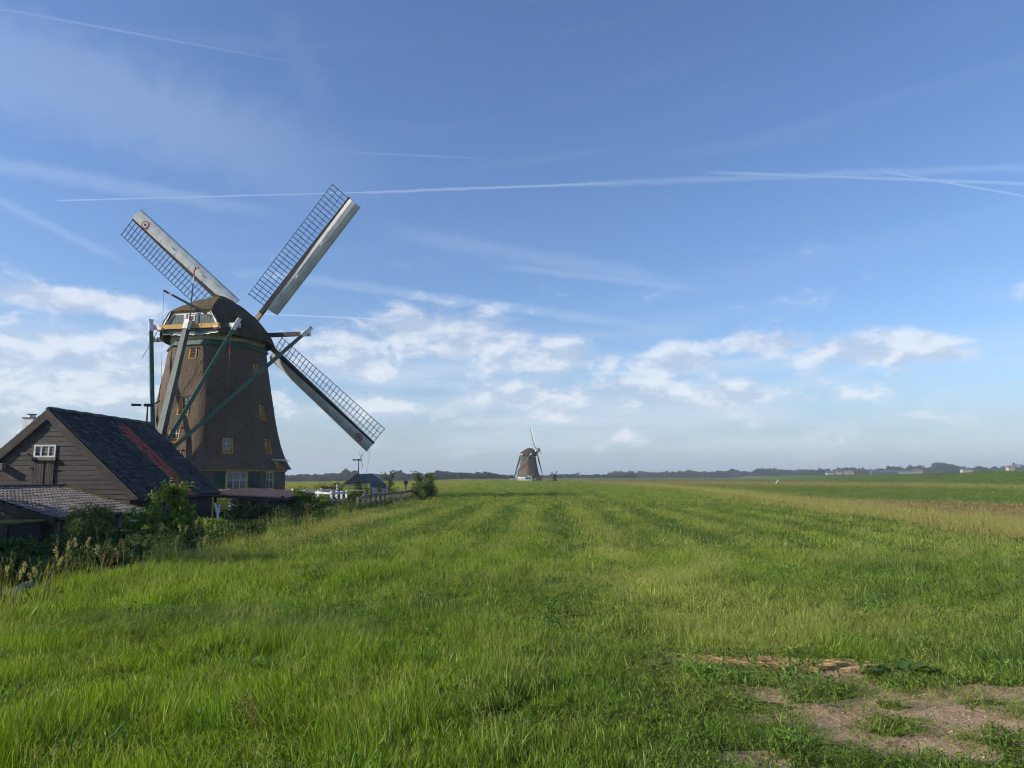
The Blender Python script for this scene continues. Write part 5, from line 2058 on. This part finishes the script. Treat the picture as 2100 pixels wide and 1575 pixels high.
def tree_mass(name, label, specs, leaf, seed, mat='leaf_far'):
    """specs: (x, y, z0, radius, height)"""
    r = np.random.default_rng(seed)
    mb = MB()
    for (x, y, z0, rad, h) in specs:
        nl = r.integers(5, 9)
        for k in range(nl):
            cx_, cyy_ = x + r.normal() * rad * .42, y + r.normal() * rad * .42
            cz = z0 + h * r.uniform(.32, .78)
            rr = rad * r.uniform(.4, .62)
            rz = h * r.uniform(.18, .28)
            n = 90
            d = r.normal(size=(n, 3))
            d /= np.linalg.norm(d, axis=1)[:, None]
            cs = np.array((cx_, cyy_, cz)) + d * np.array((rr, rr, rz)) * r.uniform(.75, 1.05, n)[:, None]
            cs[:, 2] = np.maximum(cs[:, 2], z0)
            leaf_mesh(mb, cs, leaf, .9, 0, r)
        n = 60
        cs = np.stack([x + r.normal(size=n) * rad * .5, y + r.normal(size=n) * rad * .3, z0 + r.random(n) * h * .4], 1)
        leaf_mesh(mb, cs, leaf, .9, 0, r)
    tag(mb.build(name, mat), label, 'trees', kind='stuff')


def line_specs(pxs, ytops, D, zb, seed, step=9, jitter=60, hvar=.42):
    r = np.random.default_rng(seed)
    out = []
    px = pxs[0]
    while px < pxs[-1]:
        yt = np.interp(px, pxs, ytops) - (5.0 if D > 1300 else 2.5)
        DD = D + r.uniform(-jitter, jitter)
        q = at(px, yt, DD)
        h = (q.z - zb) * r.uniform(1 - hvar, 1.06)
        rad = max(3.0, h * r.uniform(.42, .62))
        out.append((q.x, DD, zb, rad, max(3.5, h)))
        px += step * r.uniform(.6, 1.4) * rad / 5 * 700 / DD
    return out


tree_mass('treeline', 'hazy blue green wood on the far left horizon', line_specs([560, 600, 650, 700, 712, 760, 800, 812, 845, 870, 900, 960], [982, 978, 976, 975, 968, 976, 977, 970, 972, 980, 974, 980], 800, -3, 1, 7, 40), 2.6, 101)
tree_mass('treeline', 'rounded hazy wood left of the far mill', line_specs([878, 900, 940, 955, 985, 1000, 1030, 1048], [976, 971, 974, 974, 970, 972, 977, 981], 720, -3, 2, 6, 40, .18), 2.4, 102)
tree_mass('treeline', 'low row of small trees right of the far mill', line_specs([1110, 1130, 1170, 1200, 1240, 1300], [980, 977, 975, 977, 975, 974], 1050, -1, 3, 10, 40, .4), 2.2, 103)
tree_mass('treeline', 'far tree belt in the middle of the horizon', line_specs([1250, 1300, 1330, 1400, 1440, 1500, 1530, 1560, 1600, 1650, 1690], [973, 971, 974, 969, 972, 967, 971, 965, 967, 969, 968], 1450, -1, 4, 8, 60), 3.0, 104)
tree_mass('treeline', 'far wood behind the dike on the right horizon', line_specs([1640, 1700, 1730, 1760, 1800, 1860, 1900, 1945, 1980, 2010, 2060, 2100, 2200], [969, 968, 962, 966, 964, 961, 957, 955, 955, 959, 961, 955, 950], 1380, 0, 5, 7, 60), 3.0, 105)
tree_mass('treeline', 'trees far to the left beyond the barn', [(-900 + i * 35 + random.uniform(-12, 12), 850 + random.uniform(-60, 60), -3, 9, 14) for i in range(14)], 2.8, 106)
# two trees that stand out singly
for (px, yt, yb, D, w, lab) in ((1822, 956, 969, 1330, 5, 'slim far poplar standing above the grey barns'), (1171, 975, 985, 900, 5.5, 'round far tree standing just left of the tiny distant mill')):
    q = at(px, yb, D)
    t = at(px, yt, D)
    root = thing('far_tree', (q.x, D, q.z), lab, 'tree')
    m = MB()
    r = np.random.default_rng(int(px))
    n = 420
    d = r.normal(size=(n, 3))
    d /= np.linalg.norm(d, axis=1)[:, None]
    h = t.z - q.z
    leaf_mesh(m, np.array((q.x, D, q.z + h * .56)) + d * np.array((w * .6, w * .6, h * .46)) * r.uniform(.6, 1.05, n)[:, None], 1.9, .9, 0, r)
    m.build('crown', 'leaf_far', root)
    MB().tube([(q.x, D, q.z - 3), (q.x, D, q.z + h * .5)], [.6, .3], 6).build('trunk', 'bark', root)


# small black mill, farm barn and white rails by the far windmill
def toy_mill():
    D = 300
    b_, t_ = at(1138, 990, D), at(1138, 973, D)
    root = thing('meadow_mill', (b_.x, D, b_.z), 'small black post mill with crossed sails right of the far mill', 'windmill')
    m = MB()
    x, z0, z1 = b_.x, b_.z, t_.z
    m.box((x - .95, D - .9, z0 - .4), (x + .95, D + .9, z0 + 1.1))
    m.build('base', 'black_wall', root)
    m = MB()
    P = []
    for (w, zz) in ((.72, z0 + 1.1), (.42, z1 - .5), (.62, z1 - .45), (.5, z1)):
        P += [(x - w, D - w, zz), (x + w, D - w, zz), (x + w, D + w, zz), (x - w, D + w, zz)]
    m.add(P, [(4 * i + j, 4 * i + (j + 1) % 4, 4 * i + 4 + (j + 1) % 4, 4 * i + 4 + j) for i in range(3) for j in range(4)] + [(12, 13, 14, 15)])
    m.build('body', 'black_wall', root)
    for k in range(4):
        a = R_(52) + k * math.pi / 2
        h = Vector((x, D - .8, z1 - .15))
        d = Vector((math.cos(a), 0, math.sin(a)))
        s = Vector((-math.sin(a), 0, math.cos(a)))
        m = MB()
        m.beam(h, h + d * 1.75, .12)
        m.prism([h + d * .4, h + d * 1.75, h + d * 1.75 + s * .28, h + d * .4 + s * .28], (0, .04, 0))
        m.build('sail', 'black_wall', root)
    MB().beam((x + .4, D, z1 - .6), (x + 2.1, D, z0 + 1.0), .12).build('tail', 'black_wall', root)


toy_mill()


def far_barn():
    D = 338
    l, r_, tp = at(1092, 986, D), at(1112, 986, D), at(1102, 971, D)
    root = thing('far_barn', (tp.x, D, l.z), 'small dark gabled barn in front of the far mill', 'barn')
    m = MB()
    ez = l.z + .52 * (tp.z - l.z)
    m.prism([(l.x + .2, D, l.z - .5), (r_.x - .2, D, l.z - .5), (r_.x - .2, D, ez), (tp.x, D, tp.z - .15), (l.x + .2, D, ez)], (0, 7, 0))
    m.build('wall', 'tarred_trim', root)
    for s, e in ((-1, l), (1, r_)):
        MB().prism([(tp.x, D - .2, tp.z), (e.x + s * .15, D - .2, ez - .1), (e.x + s * .15, D - .2, ez - .35), (tp.x, D - .2, tp.z - .25)], (0, 7.4, 0)).build('roof', 'black_wall', root)
    w = at(1097, 983, D)
    wo = MB().box((w.x - .45, D - .08, w.z - .3), (w.x + .55, D - .02, w.z + .5)).build('window', 'white_paint', root)
    MB().box((w.x - .25, D - .1, w.z - .12), (w.x + .35, D - .06, w.z + .32)).build('pane', 'dull_glass', wo)


far_barn()
a, c = at(1046, 986, 340), at(1078, 986, 342)
rail_fence('white_fence', 'tiny white fence at the foot of the far mill', [(a.x, 340), (c.x, 342)], 1.15, (1.0, .5), .2, 'white_paint', base=lambda x, y: -.1, spacing=1.6, rail_h=.25)
p = at(1083, 985, 337)
root = thing('garden_house', (p.x, 337, p.z), 'small white glazed garden house between the far mill and the dark barn', 'garden house')
m = MB()
m.prism([(p.x - 1.5, 337, p.z - .6), (p.x + 1.5, 337, p.z - .6), (p.x + 1.5, 337, p.z + 1.7), (p.x, 337, p.z + 2.5), (p.x - 1.5, 337, p.z + 1.7)], (0, 2.6, 0))
m.build('wall', 'white_paint', root)
for dx_ in (-1.1, .15):
    MB().box((p.x + dx_, 336.94, p.z + .4), (p.x + dx_ + .95, 336.98, p.z + 1.5)).build('window', 'glass', root)
for s_ in (-1, 1):
    MB().prism([(p.x, 336.8, p.z + 2.62), (p.x + s_ * 1.7, 336.8, p.z + 1.7), (p.x + s_ * 1.7, 336.8, p.z + 1.58), (p.x, 336.8, p.z + 2.5)], (0, 3.0, 0)).build('roof', 'green_paint', root)

# white slanted board in the right hand field, gate on the dike
p = at(1594, 989, 150)
root = thing('slanted_board', (p.x, 150, p.z), 'white slanted board on a stake in the right field', 'marker')
MB().beam((p.x - .35, 150, p.z - .3), (p.x + .25, 150, p.z + .5), .26, .1).build('board', 'white_paint', root)
MB().beam((p.x + .1, 150.1, p.z - .9), (p.x + .1, 150.1, p.z + .3), .12).build('stake', 'weathered_wood', root)
p = at(1925, 975, 165)
root = thing('field_gate', (p.x, 165, p.z), 'small brown wooden field gate below the right dike', 'gate')
for k in range(3):
    MB().beam((p.x - .9 + k * .75, 165, p.z - .8), (p.x - .9 + k * .75, 165, p.z + .55 - .12 * k), .14).build('post', 'weathered_wood', root)
for zz in (.05, .4):
    MB().beam((p.x - .9, 164.9, p.z + zz), (p.x + .6, 164.9, p.z + zz - .2), .08, .12).build('rail', 'weathered_wood', root)

# ------------------------------------------------------------------ grass and weeds (instanced tufts)


def tuft_mesh(name, n, rad, h, w, lean, seed, dry=.06, heads=0, bend=.5, leaf=False, dirx=None, segs=2):
    """grass tuft: curved tapering blades; dry = share of straw coloured blades"""
    r = np.random.default_rng(seed)
    V, F, D = [], [], []

    def blade(b0, tip, wid, curve, d, sg=segs):
        o = len(V)
        ax_ = tip - b0
        a = r.uniform(0, math.pi)
        s = np.array((math.cos(a), math.sin(a), 0.0)) * wid
        for i in range(sg + 1):
            u = i / sg
            c = b0 + ax_ * u + curve * (u * u - u) * -1.0
            if i < sg:
                k = 1 - .45 * u
                V.append(c - s * k)
                V.append(c + s * k)
                D.extend([d, d])
            else:
                V.append(c)
                D.append(d)
        for i in range(sg - 1):
            F.append((o + 2 * i, o + 2 * i + 1, o + 2 * i + 3, o + 2 * i + 2))
        F.append((o + 2 * sg - 2, o + 2 * sg - 1, o + 2 * sg))
    for k in range(n):
        a = r.uniform(0, 2 * math.pi)
        q = rad * math.sqrt(r.random())
        b0 = np.array((q * math.cos(a), q * math.sin(a), -.03))
        hh = h * r.uniform(.45, 1.15)
        la = r.uniform(0, 2 * math.pi)
        lm = min(1.1, abs(r.normal()) * lean * (2.1 if r.random() < .3 else 1.0)) * hh
        lv = np.array((math.cos(la) * lm, math.sin(la) * lm, 0))
        if dirx is not None:
            lv = lv + np.array((dirx * hh, r.normal() * .18 * hh, 0))
            hz_ = hh * .35
        else:
            hz_ = math.sqrt(max(.15 * hh * hh, hh * hh - lm * lm))
        tip = b0 + lv + np.array((0, 0, hz_))
        curve = np.array((lv[0], lv[1], -hz_ * .6)) * -bend
        d = r.uniform(.55, 1) if r.random() < dry else 0.0
        blade(b0, tip, w * r.uniform(.6, 1.2), curve, d)
    for k in range(heads):
        a = r.uniform(0, 2 * math.pi)
        q = rad * math.sqrt(r.random())
        b0 = np.array((q * math.cos(a), q * math.sin(a), -.03))
        hh = h * r.uniform(1.2, 1.9)
        la = r.uniform(0, 2 * math.pi)
        tip = b0 + np.array((math.cos(la) * hh * .22, math.sin(la) * hh * .22, hh))
        blade(b0, tip, w * .35, np.zeros(3), .45)
        dv = (tip - b0) / np.linalg.norm(tip - b0)
        for j in range(9):
            p_ = tip - dv * (hh * .24 * j / 9)
            e = r.normal(size=3) * hh * .035 + dv * hh * .035
            blade(p_, p_ + e, w * .6, np.zeros(3), r.uniform(.55, .95), 1)
    me = bpy.data.meshes.new(name)
    me.from_pydata([tuple(v) for v in V], [], F)
    at_ = me.attributes.new('dry', 'FLOAT', 'POINT')
    at_.data.foreach_set('value', np.array(D, np.float32))
    me.materials.append(MATS['grass_blade'])
    return bpy.data.objects.new(name, me)


def weed_mesh(name, seed, h, n, leaf):
    r = np.random.default_rng(seed)
    mb = MB()
    cs = []
    for k in range(7):
        a = r.uniform(0, 6.28)
        q = .22 * math.sqrt(r.random())
        hh = h * r.uniform(.6, 1.1)
        lx, ly = r.normal() * .1, r.normal() * .1
        mb.tube([(q * math.cos(a), q * math.sin(a), -.05), (q * math.cos(a) + lx, q * math.sin(a) + ly, hh)], [.008, .004], 4, cap=False)
        for j in range(n // 7):
            u = r.uniform(.15, 1)
            cs.append((q * math.cos(a) + lx * u + r.normal() * .05, q * math.sin(a) + ly * u + r.normal() * .05, hh * u))
    leaf_mesh(mb, np.array(cs), leaf, .55, 0, r, .2)
    me = mb.mesh(name, 'grass_blade')
    at_ = me.attributes.new('dry', 'FLOAT', 'POINT')
    return bpy.data.objects.new(name, me)


TUFTS = bpy.data.collections.new('tuft_sources')
srcs = []
# near 0-7 (natural height 0.15 m)
for i in range(4):
    srcs.append(tuft_mesh('tuft_%02d' % len(srcs), 80, .17, .15, .0030, .42, 200 + i, .05))
srcs.append(tuft_mesh('tuft_%02d' % len(srcs), 70, .17, .15, .0030, .45, 210, .22, 5))      # 4 with seed heads
srcs.append(tuft_mesh('tuft_%02d' % len(srcs), 66, .17, .15, .0030, .5, 211, .30, 10))       # 5 pale, many heads
srcs.append(tuft_mesh('tuft_%02d' % len(srcs), 80, .20, .34, .0032, .2, 212, .06, 0, .6, dirx=.9, segs=3))     # 6 lodged
srcs.append(tuft_mesh('tuft_%02d' % len(srcs), 80, .20, .34, .0034, .3, 213, .10, 0, .7, dirx=1.0, segs=3))     # 7 lodged
# mid 8-11
for i in range(2):
    srcs.append(tuft_mesh('tuft_%02d' % len(srcs), 60, .32, .15, .0065, .42, 220 + i, .06))
srcs.append(tuft_mesh('tuft_%02d' % len(srcs), 54, .32, .15, .0065, .45, 223, .28, 7))        # 10
srcs.append(tuft_mesh('tuft_%02d' % len(srcs), 60, .34, .34, .0075, .25, 224, .08, 0, .6, dirx=.9))   # 11 lodged
# far 12-13
srcs.append(tuft_mesh('tuft_%02d' % len(srcs), 54, .70, .15, .015, .42, 230, .06))
srcs.append(tuft_mesh('tuft_%02d' % len(srcs), 54, .70, .15, .015, .45, 231, .22))
# 14-15 very far
srcs.append(tuft_mesh('tuft_%02d' % len(srcs), 60, 1.6, .15, .04, .42, 240, .08, segs=1))
srcs.append(tuft_mesh('tuft_%02d' % len(srcs), 60, 1.6, .15, .04, .42, 241, .20, segs=1))
# tall edge grasses 16-17, weeds 18-20, clover 21
srcs.append(tuft_mesh('tuft_%02d' % len(srcs), 26, .16, .55, .006, .35, 250, .2, 6))
srcs.append(tuft_mesh('tuft_%02d' % len(srcs), 30, .18, .6, .007, .3, 251, .1, 3))
for i in range(3):
    srcs.append(weed_mesh('tuft_%02d' % len(srcs), 260 + i, .8, 120, .10))
srcs.append(weed_mesh('tuft_%02d' % len(srcs), 270, .10, 110, .030))
for o in srcs:
    TUFTS.objects.link(o)


def scatter(name, label, cat, P, rot, scl, idx, tint):
    n = len(P)
    me = bpy.data.meshes.new(name)
    me.vertices.add(n)
    me.vertices.foreach_set('co', np.asarray(P, np.float32).ravel())
    for nm, ty, arr, f in (('rot', 'FLOAT_VECTOR', rot, 'vector'), ('scl', 'FLOAT_VECTOR', scl, 'vector'), ('idx', 'INT', idx, 'value'), ('tint', 'FLOAT_VECTOR', tint, 'vector')):
        a = me.attributes.new(nm, ty, 'POINT')
        a.data.foreach_set(f, np.ascontiguousarray(arr, np.int32 if ty == 'INT' else np.float32).ravel())
    o = link(name, me)
    ng = bpy.data.node_groups.get('scatter_tufts')
    if ng is None:
        ng = bpy.data.node_groups.new('scatter_tufts', 'GeometryNodeTree')
        ng.interface.new_socket('Geometry', in_out='INPUT', socket_type='NodeSocketGeometry')
        ng.interface.new_socket('Geometry', in_out='OUTPUT', socket_type='NodeSocketGeometry')
        N = ng.nodes
        gi, go = N.new('NodeGroupInput'), N.new('NodeGroupOutput')
        ci = N.new('GeometryNodeCollectionInfo')
        ci.inputs['Collection'].default_value = TUFTS
        ci.inputs['Separate Children'].default_value = True
        ci.inputs['Reset Children'].default_value = True
        iop = N.new('GeometryNodeInstanceOnPoints')
        iop.inputs['Pick Instance'].default_value = True

        def na(nm, ty):
            q = N.new('GeometryNodeInputNamedAttribute')
            q.data_type = ty
            q.inputs['Name'].default_value = nm
            return next(s for s in q.outputs if s.enabled and s.name == 'Attribute')
        er = N.new('FunctionNodeEulerToRotation')
        L = ng.links
        L.new(gi.outputs[0], iop.inputs['Points'])
        L.new(ci.outputs[0], iop.inputs['Instance'])
        L.new(na('idx', 'INT'), iop.inputs['Instance Index'])
        L.new(na('rot', 'FLOAT_VECTOR'), er.inputs[0])
        L.new(er.outputs[0], iop.inputs['Rotation'])
        L.new(na('scl', 'FLOAT_VECTOR'), iop.inputs['Scale'])
        L.new(iop.outputs[0], go.inputs[0])
    md = o.modifiers.new('scatter', 'NODES')
    md.node_group = ng
    tag(o, label, cat, kind='stuff')
    return o


def fan_points(y0, y1, dens, half=.86, margin=1.5):
    """random points in the view wedge with even density per square metre"""
    area = half * (y1 * y1 - y0 * y0) + 2 * margin * (y1 - y0)
    n = int(area * dens)
    y = np.sqrt(rng.uniform(y0 * y0, y1 * y1, n))
    x = rng.uniform(-1, 1, n) * (half * y + margin)
    return x, y


def keep_out(x, y):
    k = (x > edge_x(y) - .35) | (y > 70)
    k &= ~((x < -6.0) & (y > 9.0) & (y < 10.6))
    k &= ~((x > LX - .5) & (x < EX + .5) & (y > 20) & (y < 44))
    return k


def meadow_zone(y0, y1, dens, sel, wide, label):
    x, y = fan_points(y0, y1, dens)
    k = keep_out(x, y)
    sm = soil_mask(x, y)
    k &= rng.random(len(x)) > sm * .86
    if y1 < 45:
        k &= rng.random(len(x)) < .35 + .9 * sstep(.30, .5, fbm(x * 2.3, y * 1.9, 3, 91.0))
    x, y, sm = x[k], y[k], sm[k]
    c, h = veg(x, y)
    lo = lodged(x, y)
    n = len(x)
    z = gz(x, y)
    pale = (c[:, 0] / (c[:, 1] + 1e-6)) > .72
    idx = np.array([sel['n'][i % len(sel['n'])] for i in rng.integers(0, 100, n)])
    u = rng.random(n)
    idx = np.where(pale & (u < .75), np.array(sel['p'])[rng.integers(0, len(sel['p']), n)], idx)
    idx = np.where((~pale) & (u < sel.get('hp', .16)), sel['p'][0], idx)
    lod = lo * .85 * sstep(.36, .5, fbm(x * 1.4, y * 2.2, 3, 97.0)) > rng.uniform(.15, .95, n)
    idx = np.where(lod, np.array(sel['l'])[rng.integers(0, len(sel['l']), n)], idx)
    rz = rng.uniform(0, 2 * math.pi, n)
    yaw = R_(10) + 4.2 * (fbm(x * .9, y * .9, 2, 6.0) - .5) + rng.normal(size=n) * .28
    rz = np.where(lod, yaw, rz)
    # a light wind lean for all
    wx = (fbm(x * .6, y * .6, 2, 71.0) - .5) * .9
    wy = (fbm(x * .6, y * .6, 2, 81.0) - .5) * .9
    rot = np.stack([wx + rng.normal(size=n) * .16, wy + rng.normal(size=n) * .16, rz], 1)
    keep_yaw = rng.random(n) < .5
    keep_yaw &= ~lod
    rot[keep_yaw, 2] = rng.normal(size=keep_yaw.sum()) * .5
    rot[lod, 0:2] = rng.normal(size=(lod.sum(), 2)) * .06
    near_soil = soil_mask(x + .25, y) + soil_mask(x - .25, y) + soil_mask(x, y + .2) + soil_mask(x, y - .2)
    hh = h * rng.uniform(.75, 1.25, n) * (1 - .62 * np.clip(near_soil, 0, 1))
    sx = wide * rng.uniform(.8, 1.25, n)
    scl = np.stack([sx, sx, hh / .15], 1)
    # lodged tufts keep their own length
    sl = rng.uniform(.75, 1.1, lod.sum())
    scl[lod] = np.stack([sl * wide ** .5, sl * wide ** .5, sl], 1)
    c = np.where(lod[:, None], c * rng.uniform(.5, 1.25, (n, 1)) * np.array((1.0, 1.0, .8)), c)
    tint = c * rng.uniform(.72, 1.28, (n, 1)) * (1 + rng.normal(size=(n, 3)) * .04)
    scatter('grass', label, 'grass', np.stack([x, y, z], 1), rot, scl, idx, np.clip(tint, .01, .6))


meadow_zone(2.6, 9.0, 160, {'n': [0, 1, 2, 3], 'p': [4, 5], 'l': [6, 7]}, 1.0, 'dense green meadow grass in the foreground')
meadow_zone(9.0, 17.0, 80, {'n': [0, 1, 2, 3], 'p': [4, 5], 'l': [6, 7]}, 1.35, 'meadow grass just beyond the foreground')
meadow_zone(17.0, 38.0, 24, {'n': [8, 9], 'p': [10], 'l': [11]}, 1.15, 'meadow grass in the middle of the field')
meadow_zone(38.0, 90.0, 5.0, {'n': [12, 13], 'p': [13], 'l': [12]}, 1.1, 'meadow grass near the mill shadow')
meadow_zone(90.0, 230.0, .75, {'n': [14, 15], 'p': [15], 'l': [14]}, 1.1, 'far meadow grass towards the small mill')

# short leafy ground cover round the bare soil
x = rng.uniform(.3, 5.6, 1000)
y = rng.uniform(4.0, 7.6, 1000)
sm = soil_mask(x, y)
around = np.clip(soil_mask(x + .3, y) + soil_mask(x - .3, y) + soil_mask(x, y + .25) + soil_mask(x, y - .25), 0, 1)
k = (rng.random(len(x)) < around * .9) & (rng.random(len(x)) > sm * .93) & (np.abs(x) < .8 * y + .5)
x, y = x[k], y[k]
n = len(x)
s = rng.uniform(.3, .75, n)
scatter('ground_cover', 'low leafy clover and weeds round the bare soil', 'weeds', np.stack([x, y, gz(x, y)], 1), np.stack([rng.normal(size=n) * .1, rng.normal(size=n) * .1, rng.uniform(0, 6.28, n)], 1),
        np.stack([s, s, s], 1), np.full(n, 21), np.array((.115, .180, .030)) * rng.uniform(.7, 1.4, (n, 1)))

# broad leaved weeds dotted through the meadow
x, y = fan_points(3.2, 16, 1.6)
k = keep_out(x, y)
x, y = x[k], y[k]
n = len(x)
s = rng.uniform(.5, 1.3, n)
scatter('meadow_weeds', 'small broad leaved weeds dotted through the meadow', 'weeds', np.stack([x, y, gz(x, y)], 1), np.stack([rng.normal(size=n) * .1, rng.normal(size=n) * .1, rng.uniform(0, 6.28, n)], 1),
        np.stack([s, s, s * 1.2], 1), np.full(n, 21), np.array((.085, .165, .03)) * rng.uniform(.7, 1.4, (n, 1)))

# seeding stems standing above the sward
x, y = fan_points(3.0, 24, 2.2)
k = keep_out(x, y) & (rng.random(len(x)) < .35 + .65 * sstep(.4, .6, fbm(x * .5, y * .4, 3, 33.0))) & (soil_mask(x, y) < .3)
x, y = x[k], y[k]
n = len(x)
s = rng.uniform(.24, .42, n) * (1 + y * .012)
scatter('meadow_stems', 'thin seeding stems standing above the meadow grass', 'grass', np.stack([x, y, gz(x, y)], 1), np.stack([rng.normal(size=n) * .2, rng.normal(size=n) * .2, rng.uniform(0, 6.28, n)], 1),
        np.stack([s * 1.3, s * 1.3, s], 1), rng.integers(16, 18, n), np.array((.19, .25, .06)) * rng.uniform(.75, 1.3, (n, 1)))

# tall weeds and grasses on the bank between field and barn
x = rng.uniform(-16.2, -7.3, 5600)
y = rng.uniform(8, 52, 5600)
k = (rng.random(len(x)) < .95) & (x > -16.0) & ~((x < -13.2) & (y > 43))
k &= ~((y < 12.2) & (x > -9.6) & (x < -6.4))
x, y = x[k], y[k]
n = len(x)
s = rng.uniform(.55, 1.15, n) * np.interp(x, [-16, -11, -8.6, -7.3], [1.0, 1.0, .75, .5])
scatter('undergrowth', 'dark nettles and weeds filling the bank below the barn', 'weeds', np.stack([x, y, gz(x, y)], 1), np.stack([rng.normal(size=n) * .12, rng.normal(size=n) * .12, rng.uniform(0, 6.28, n)], 1),
        np.stack([s, s, s], 1), rng.integers(18, 21, n), np.array((.034, .070, .016)) * rng.uniform(.6, 1.5, (n, 1)))
y = 9.0 + 41 * rng.random(170) ** 1.2
x = edge_x(y) - .1 + rng.normal(size=170) * .2
k = ~((y < 12) & (x < -7.0))
x, y = x[k], y[k]
n = len(x)
s = rng.uniform(.45, .85, n)
tn = np.where(rng.random((n, 1)) < .2, np.array((.24, .22, .08)), np.array((.13, .20, .03))) * rng.uniform(.7, 1.25, (n, 1))
scatter('tall_grass', 'tall seeding grasses along the edge of the field', 'grass', np.stack([x, y, gz(x, y)], 1), np.stack([rng.normal(size=n) * .14, .1 + rng.normal(size=n) * .14, rng.uniform(0, 6.28, n)], 1),
        np.stack([s, s, s], 1), rng.integers(16, 18, n), tn)
x = -10.3 + rng.normal(size=240) * .7
y = 26 + rng.normal(size=240) * 1.3
n = len(x)
s = rng.uniform(.5, .85, n)
scatter('tall_grass', 'pale green tall grass clump in front of the leaning poles', 'grass', np.stack([x, y, gz(x, y)], 1), np.stack([rng.normal(size=n) * .14, .15 + rng.normal(size=n) * .14, rng.uniform(0, 6.28, n)], 1),
        np.stack([s, s, s * 1.1], 1), rng.integers(16, 18, n), np.array((.12, .175, .06)) * rng.uniform(.75, 1.25, (n, 1)))
# reeds and dry grasses of the ditch
y = 16 + 150 * rng.random(5200) ** 1.7
x = ditch_x(y) + rng.normal(size=5200) * (.95 + .005 * y)
k = x < .85 * y + 2
x, y = x[k], y[k]
n = len(x)
d = np.abs(x - ditch_x(y))
s = rng.uniform(.6, 1.1, n) * (1 + y * .012)
tn = np.where((d < .8 + .004 * y)[:, None], C_REED, np.where(rng.random((n, 1)) < .5, C_TAN * .8, C_PINK * .85)) * rng.uniform(.75, 1.25, (n, 1))
scatter('ditch_reeds', 'yellow green reeds and dry grasses along the ditch', 'reeds', np.stack([x, y, gz(x, y)], 1), np.stack([rng.normal(size=n) * .12, .08 + rng.normal(size=n) * .12, rng.uniform(0, 6.28, n)], 1),
        np.stack([s, s, np.where(d < .8, 1.0, .62) * rng.uniform(.6, 1.1, n)], 1), rng.integers(16, 18, n), tn)
# rough grass left of the far mill and round the mill yard
y = rng.uniform(48, 130, 5000)
x = rng.uniform(-1, 1, 5000) * 24 - 30 + .1 * y
k = (np.hypot(x - MILL[0], y - MILL[1]) > 6.4) & (x < -7.5)
x, y = x[k], y[k]
n = len(x)
s = rng.uniform(1.2, 2.0, n)
scatter('rough_grass', 'rough yellow green grass round the mill yard', 'grass', np.stack([x, y, gz(x, y)], 1), np.stack([rng.normal(size=n) * .12, rng.normal(size=n) * .12, rng.uniform(0, 6.28, n)], 1),
        np.stack([s, s, rng.uniform(.35, .8, n)], 1), rng.integers(16, 18, n), np.array((.15, .185, .05)) * rng.uniform(.7, 1.25, (n, 1)))


# seeding dock and cocksfoot stalks that stand out singly against the dark bank
def stalk(x, y, h, kind, lab, seed):
    r = np.random.default_rng(seed)
    z = g1(x, y)
    root = thing('seed_stalk', (x, y, z), lab, 'grass stalk', 'seed stalks along the field edge')
    lean = r.normal() * .12
    pts = [Vector((x, y, z - .05)), Vector((x + lean * .3, y, z + h * .5)), Vector((x + lean, y, z + h))]
    MB().tube(pts, [.006, .005, .003], 4).build('stem', 'leaf_mid' if kind == 'grass' else 'seed_brown', root)
    m = MB()
    n = 60
    u = r.random(n)
    L = .14 if kind == 'grass' else .18
    wd = .012 if kind == 'grass' else .026
    d = (pts[2] - pts[1]).normalized()
    cs = np.array([np.array(pts[2] - d * L * q) + r.normal(size=3) * wd * (math.sin(math.pi * min(1, q + .12)) + .15) for q in u])
    leaf_mesh(m, cs, .035 if kind == 'grass' else .026, .35, 0, r, -.8)
    m.build('seed_head', 'seed_pale' if kind == 'grass' else 'seed_brown', root)


k = 0
for i in range(26):
    px = 20 + i * 17 + random.uniform(-6, 6)
    D = float(np.interp(px, [0, 250, 480], [11.9, 14.9, 21.0])) + random.uniform(-.2, .7)
    D *= .88
    q = at(px, 1150, D)
    br = 200 < px < 280
    lab = ('brown dock seed stalk at the dark field edge' if br else 'pale seeding grass stalk at the dark field edge')
    stalk(q.x, D, random.uniform(.42, .8), 'dock' if br else 'grass', lab, 300 + i)
for (x, y, h) in ((-1.62, 4.95, .27),):
    stalk(x, y, h, 'dock', 'small reddish dock stalk in the foreground grass', 399)

# ------------------------------------------------------------------ haze
hm = bpy.data.materials.new('haze')
hm.use_nodes = True
ht = hm.node_tree
ht.nodes.clear()
pvn = ht.nodes.new('ShaderNodeVolumePrincipled')
pvn.inputs['Color'].default_value = (.80, .88, 1.0, 1)
pvn.inputs['Density'].default_value = .00023
pvn.inputs['Anisotropy'].default_value = .2
ho = ht.nodes.new('ShaderNodeOutputMaterial')
ht.links.new(pvn.outputs[0], ho.inputs['Volume'])
m = MB()
m.box((-6000, -60, -5.2), (6000, 6050, 32))
o = link('haze', m.mesh('haze', []))
o.data.materials.append(hm)
tag(o, 'thin morning haze over the polder', 'haze', kind='stuff')
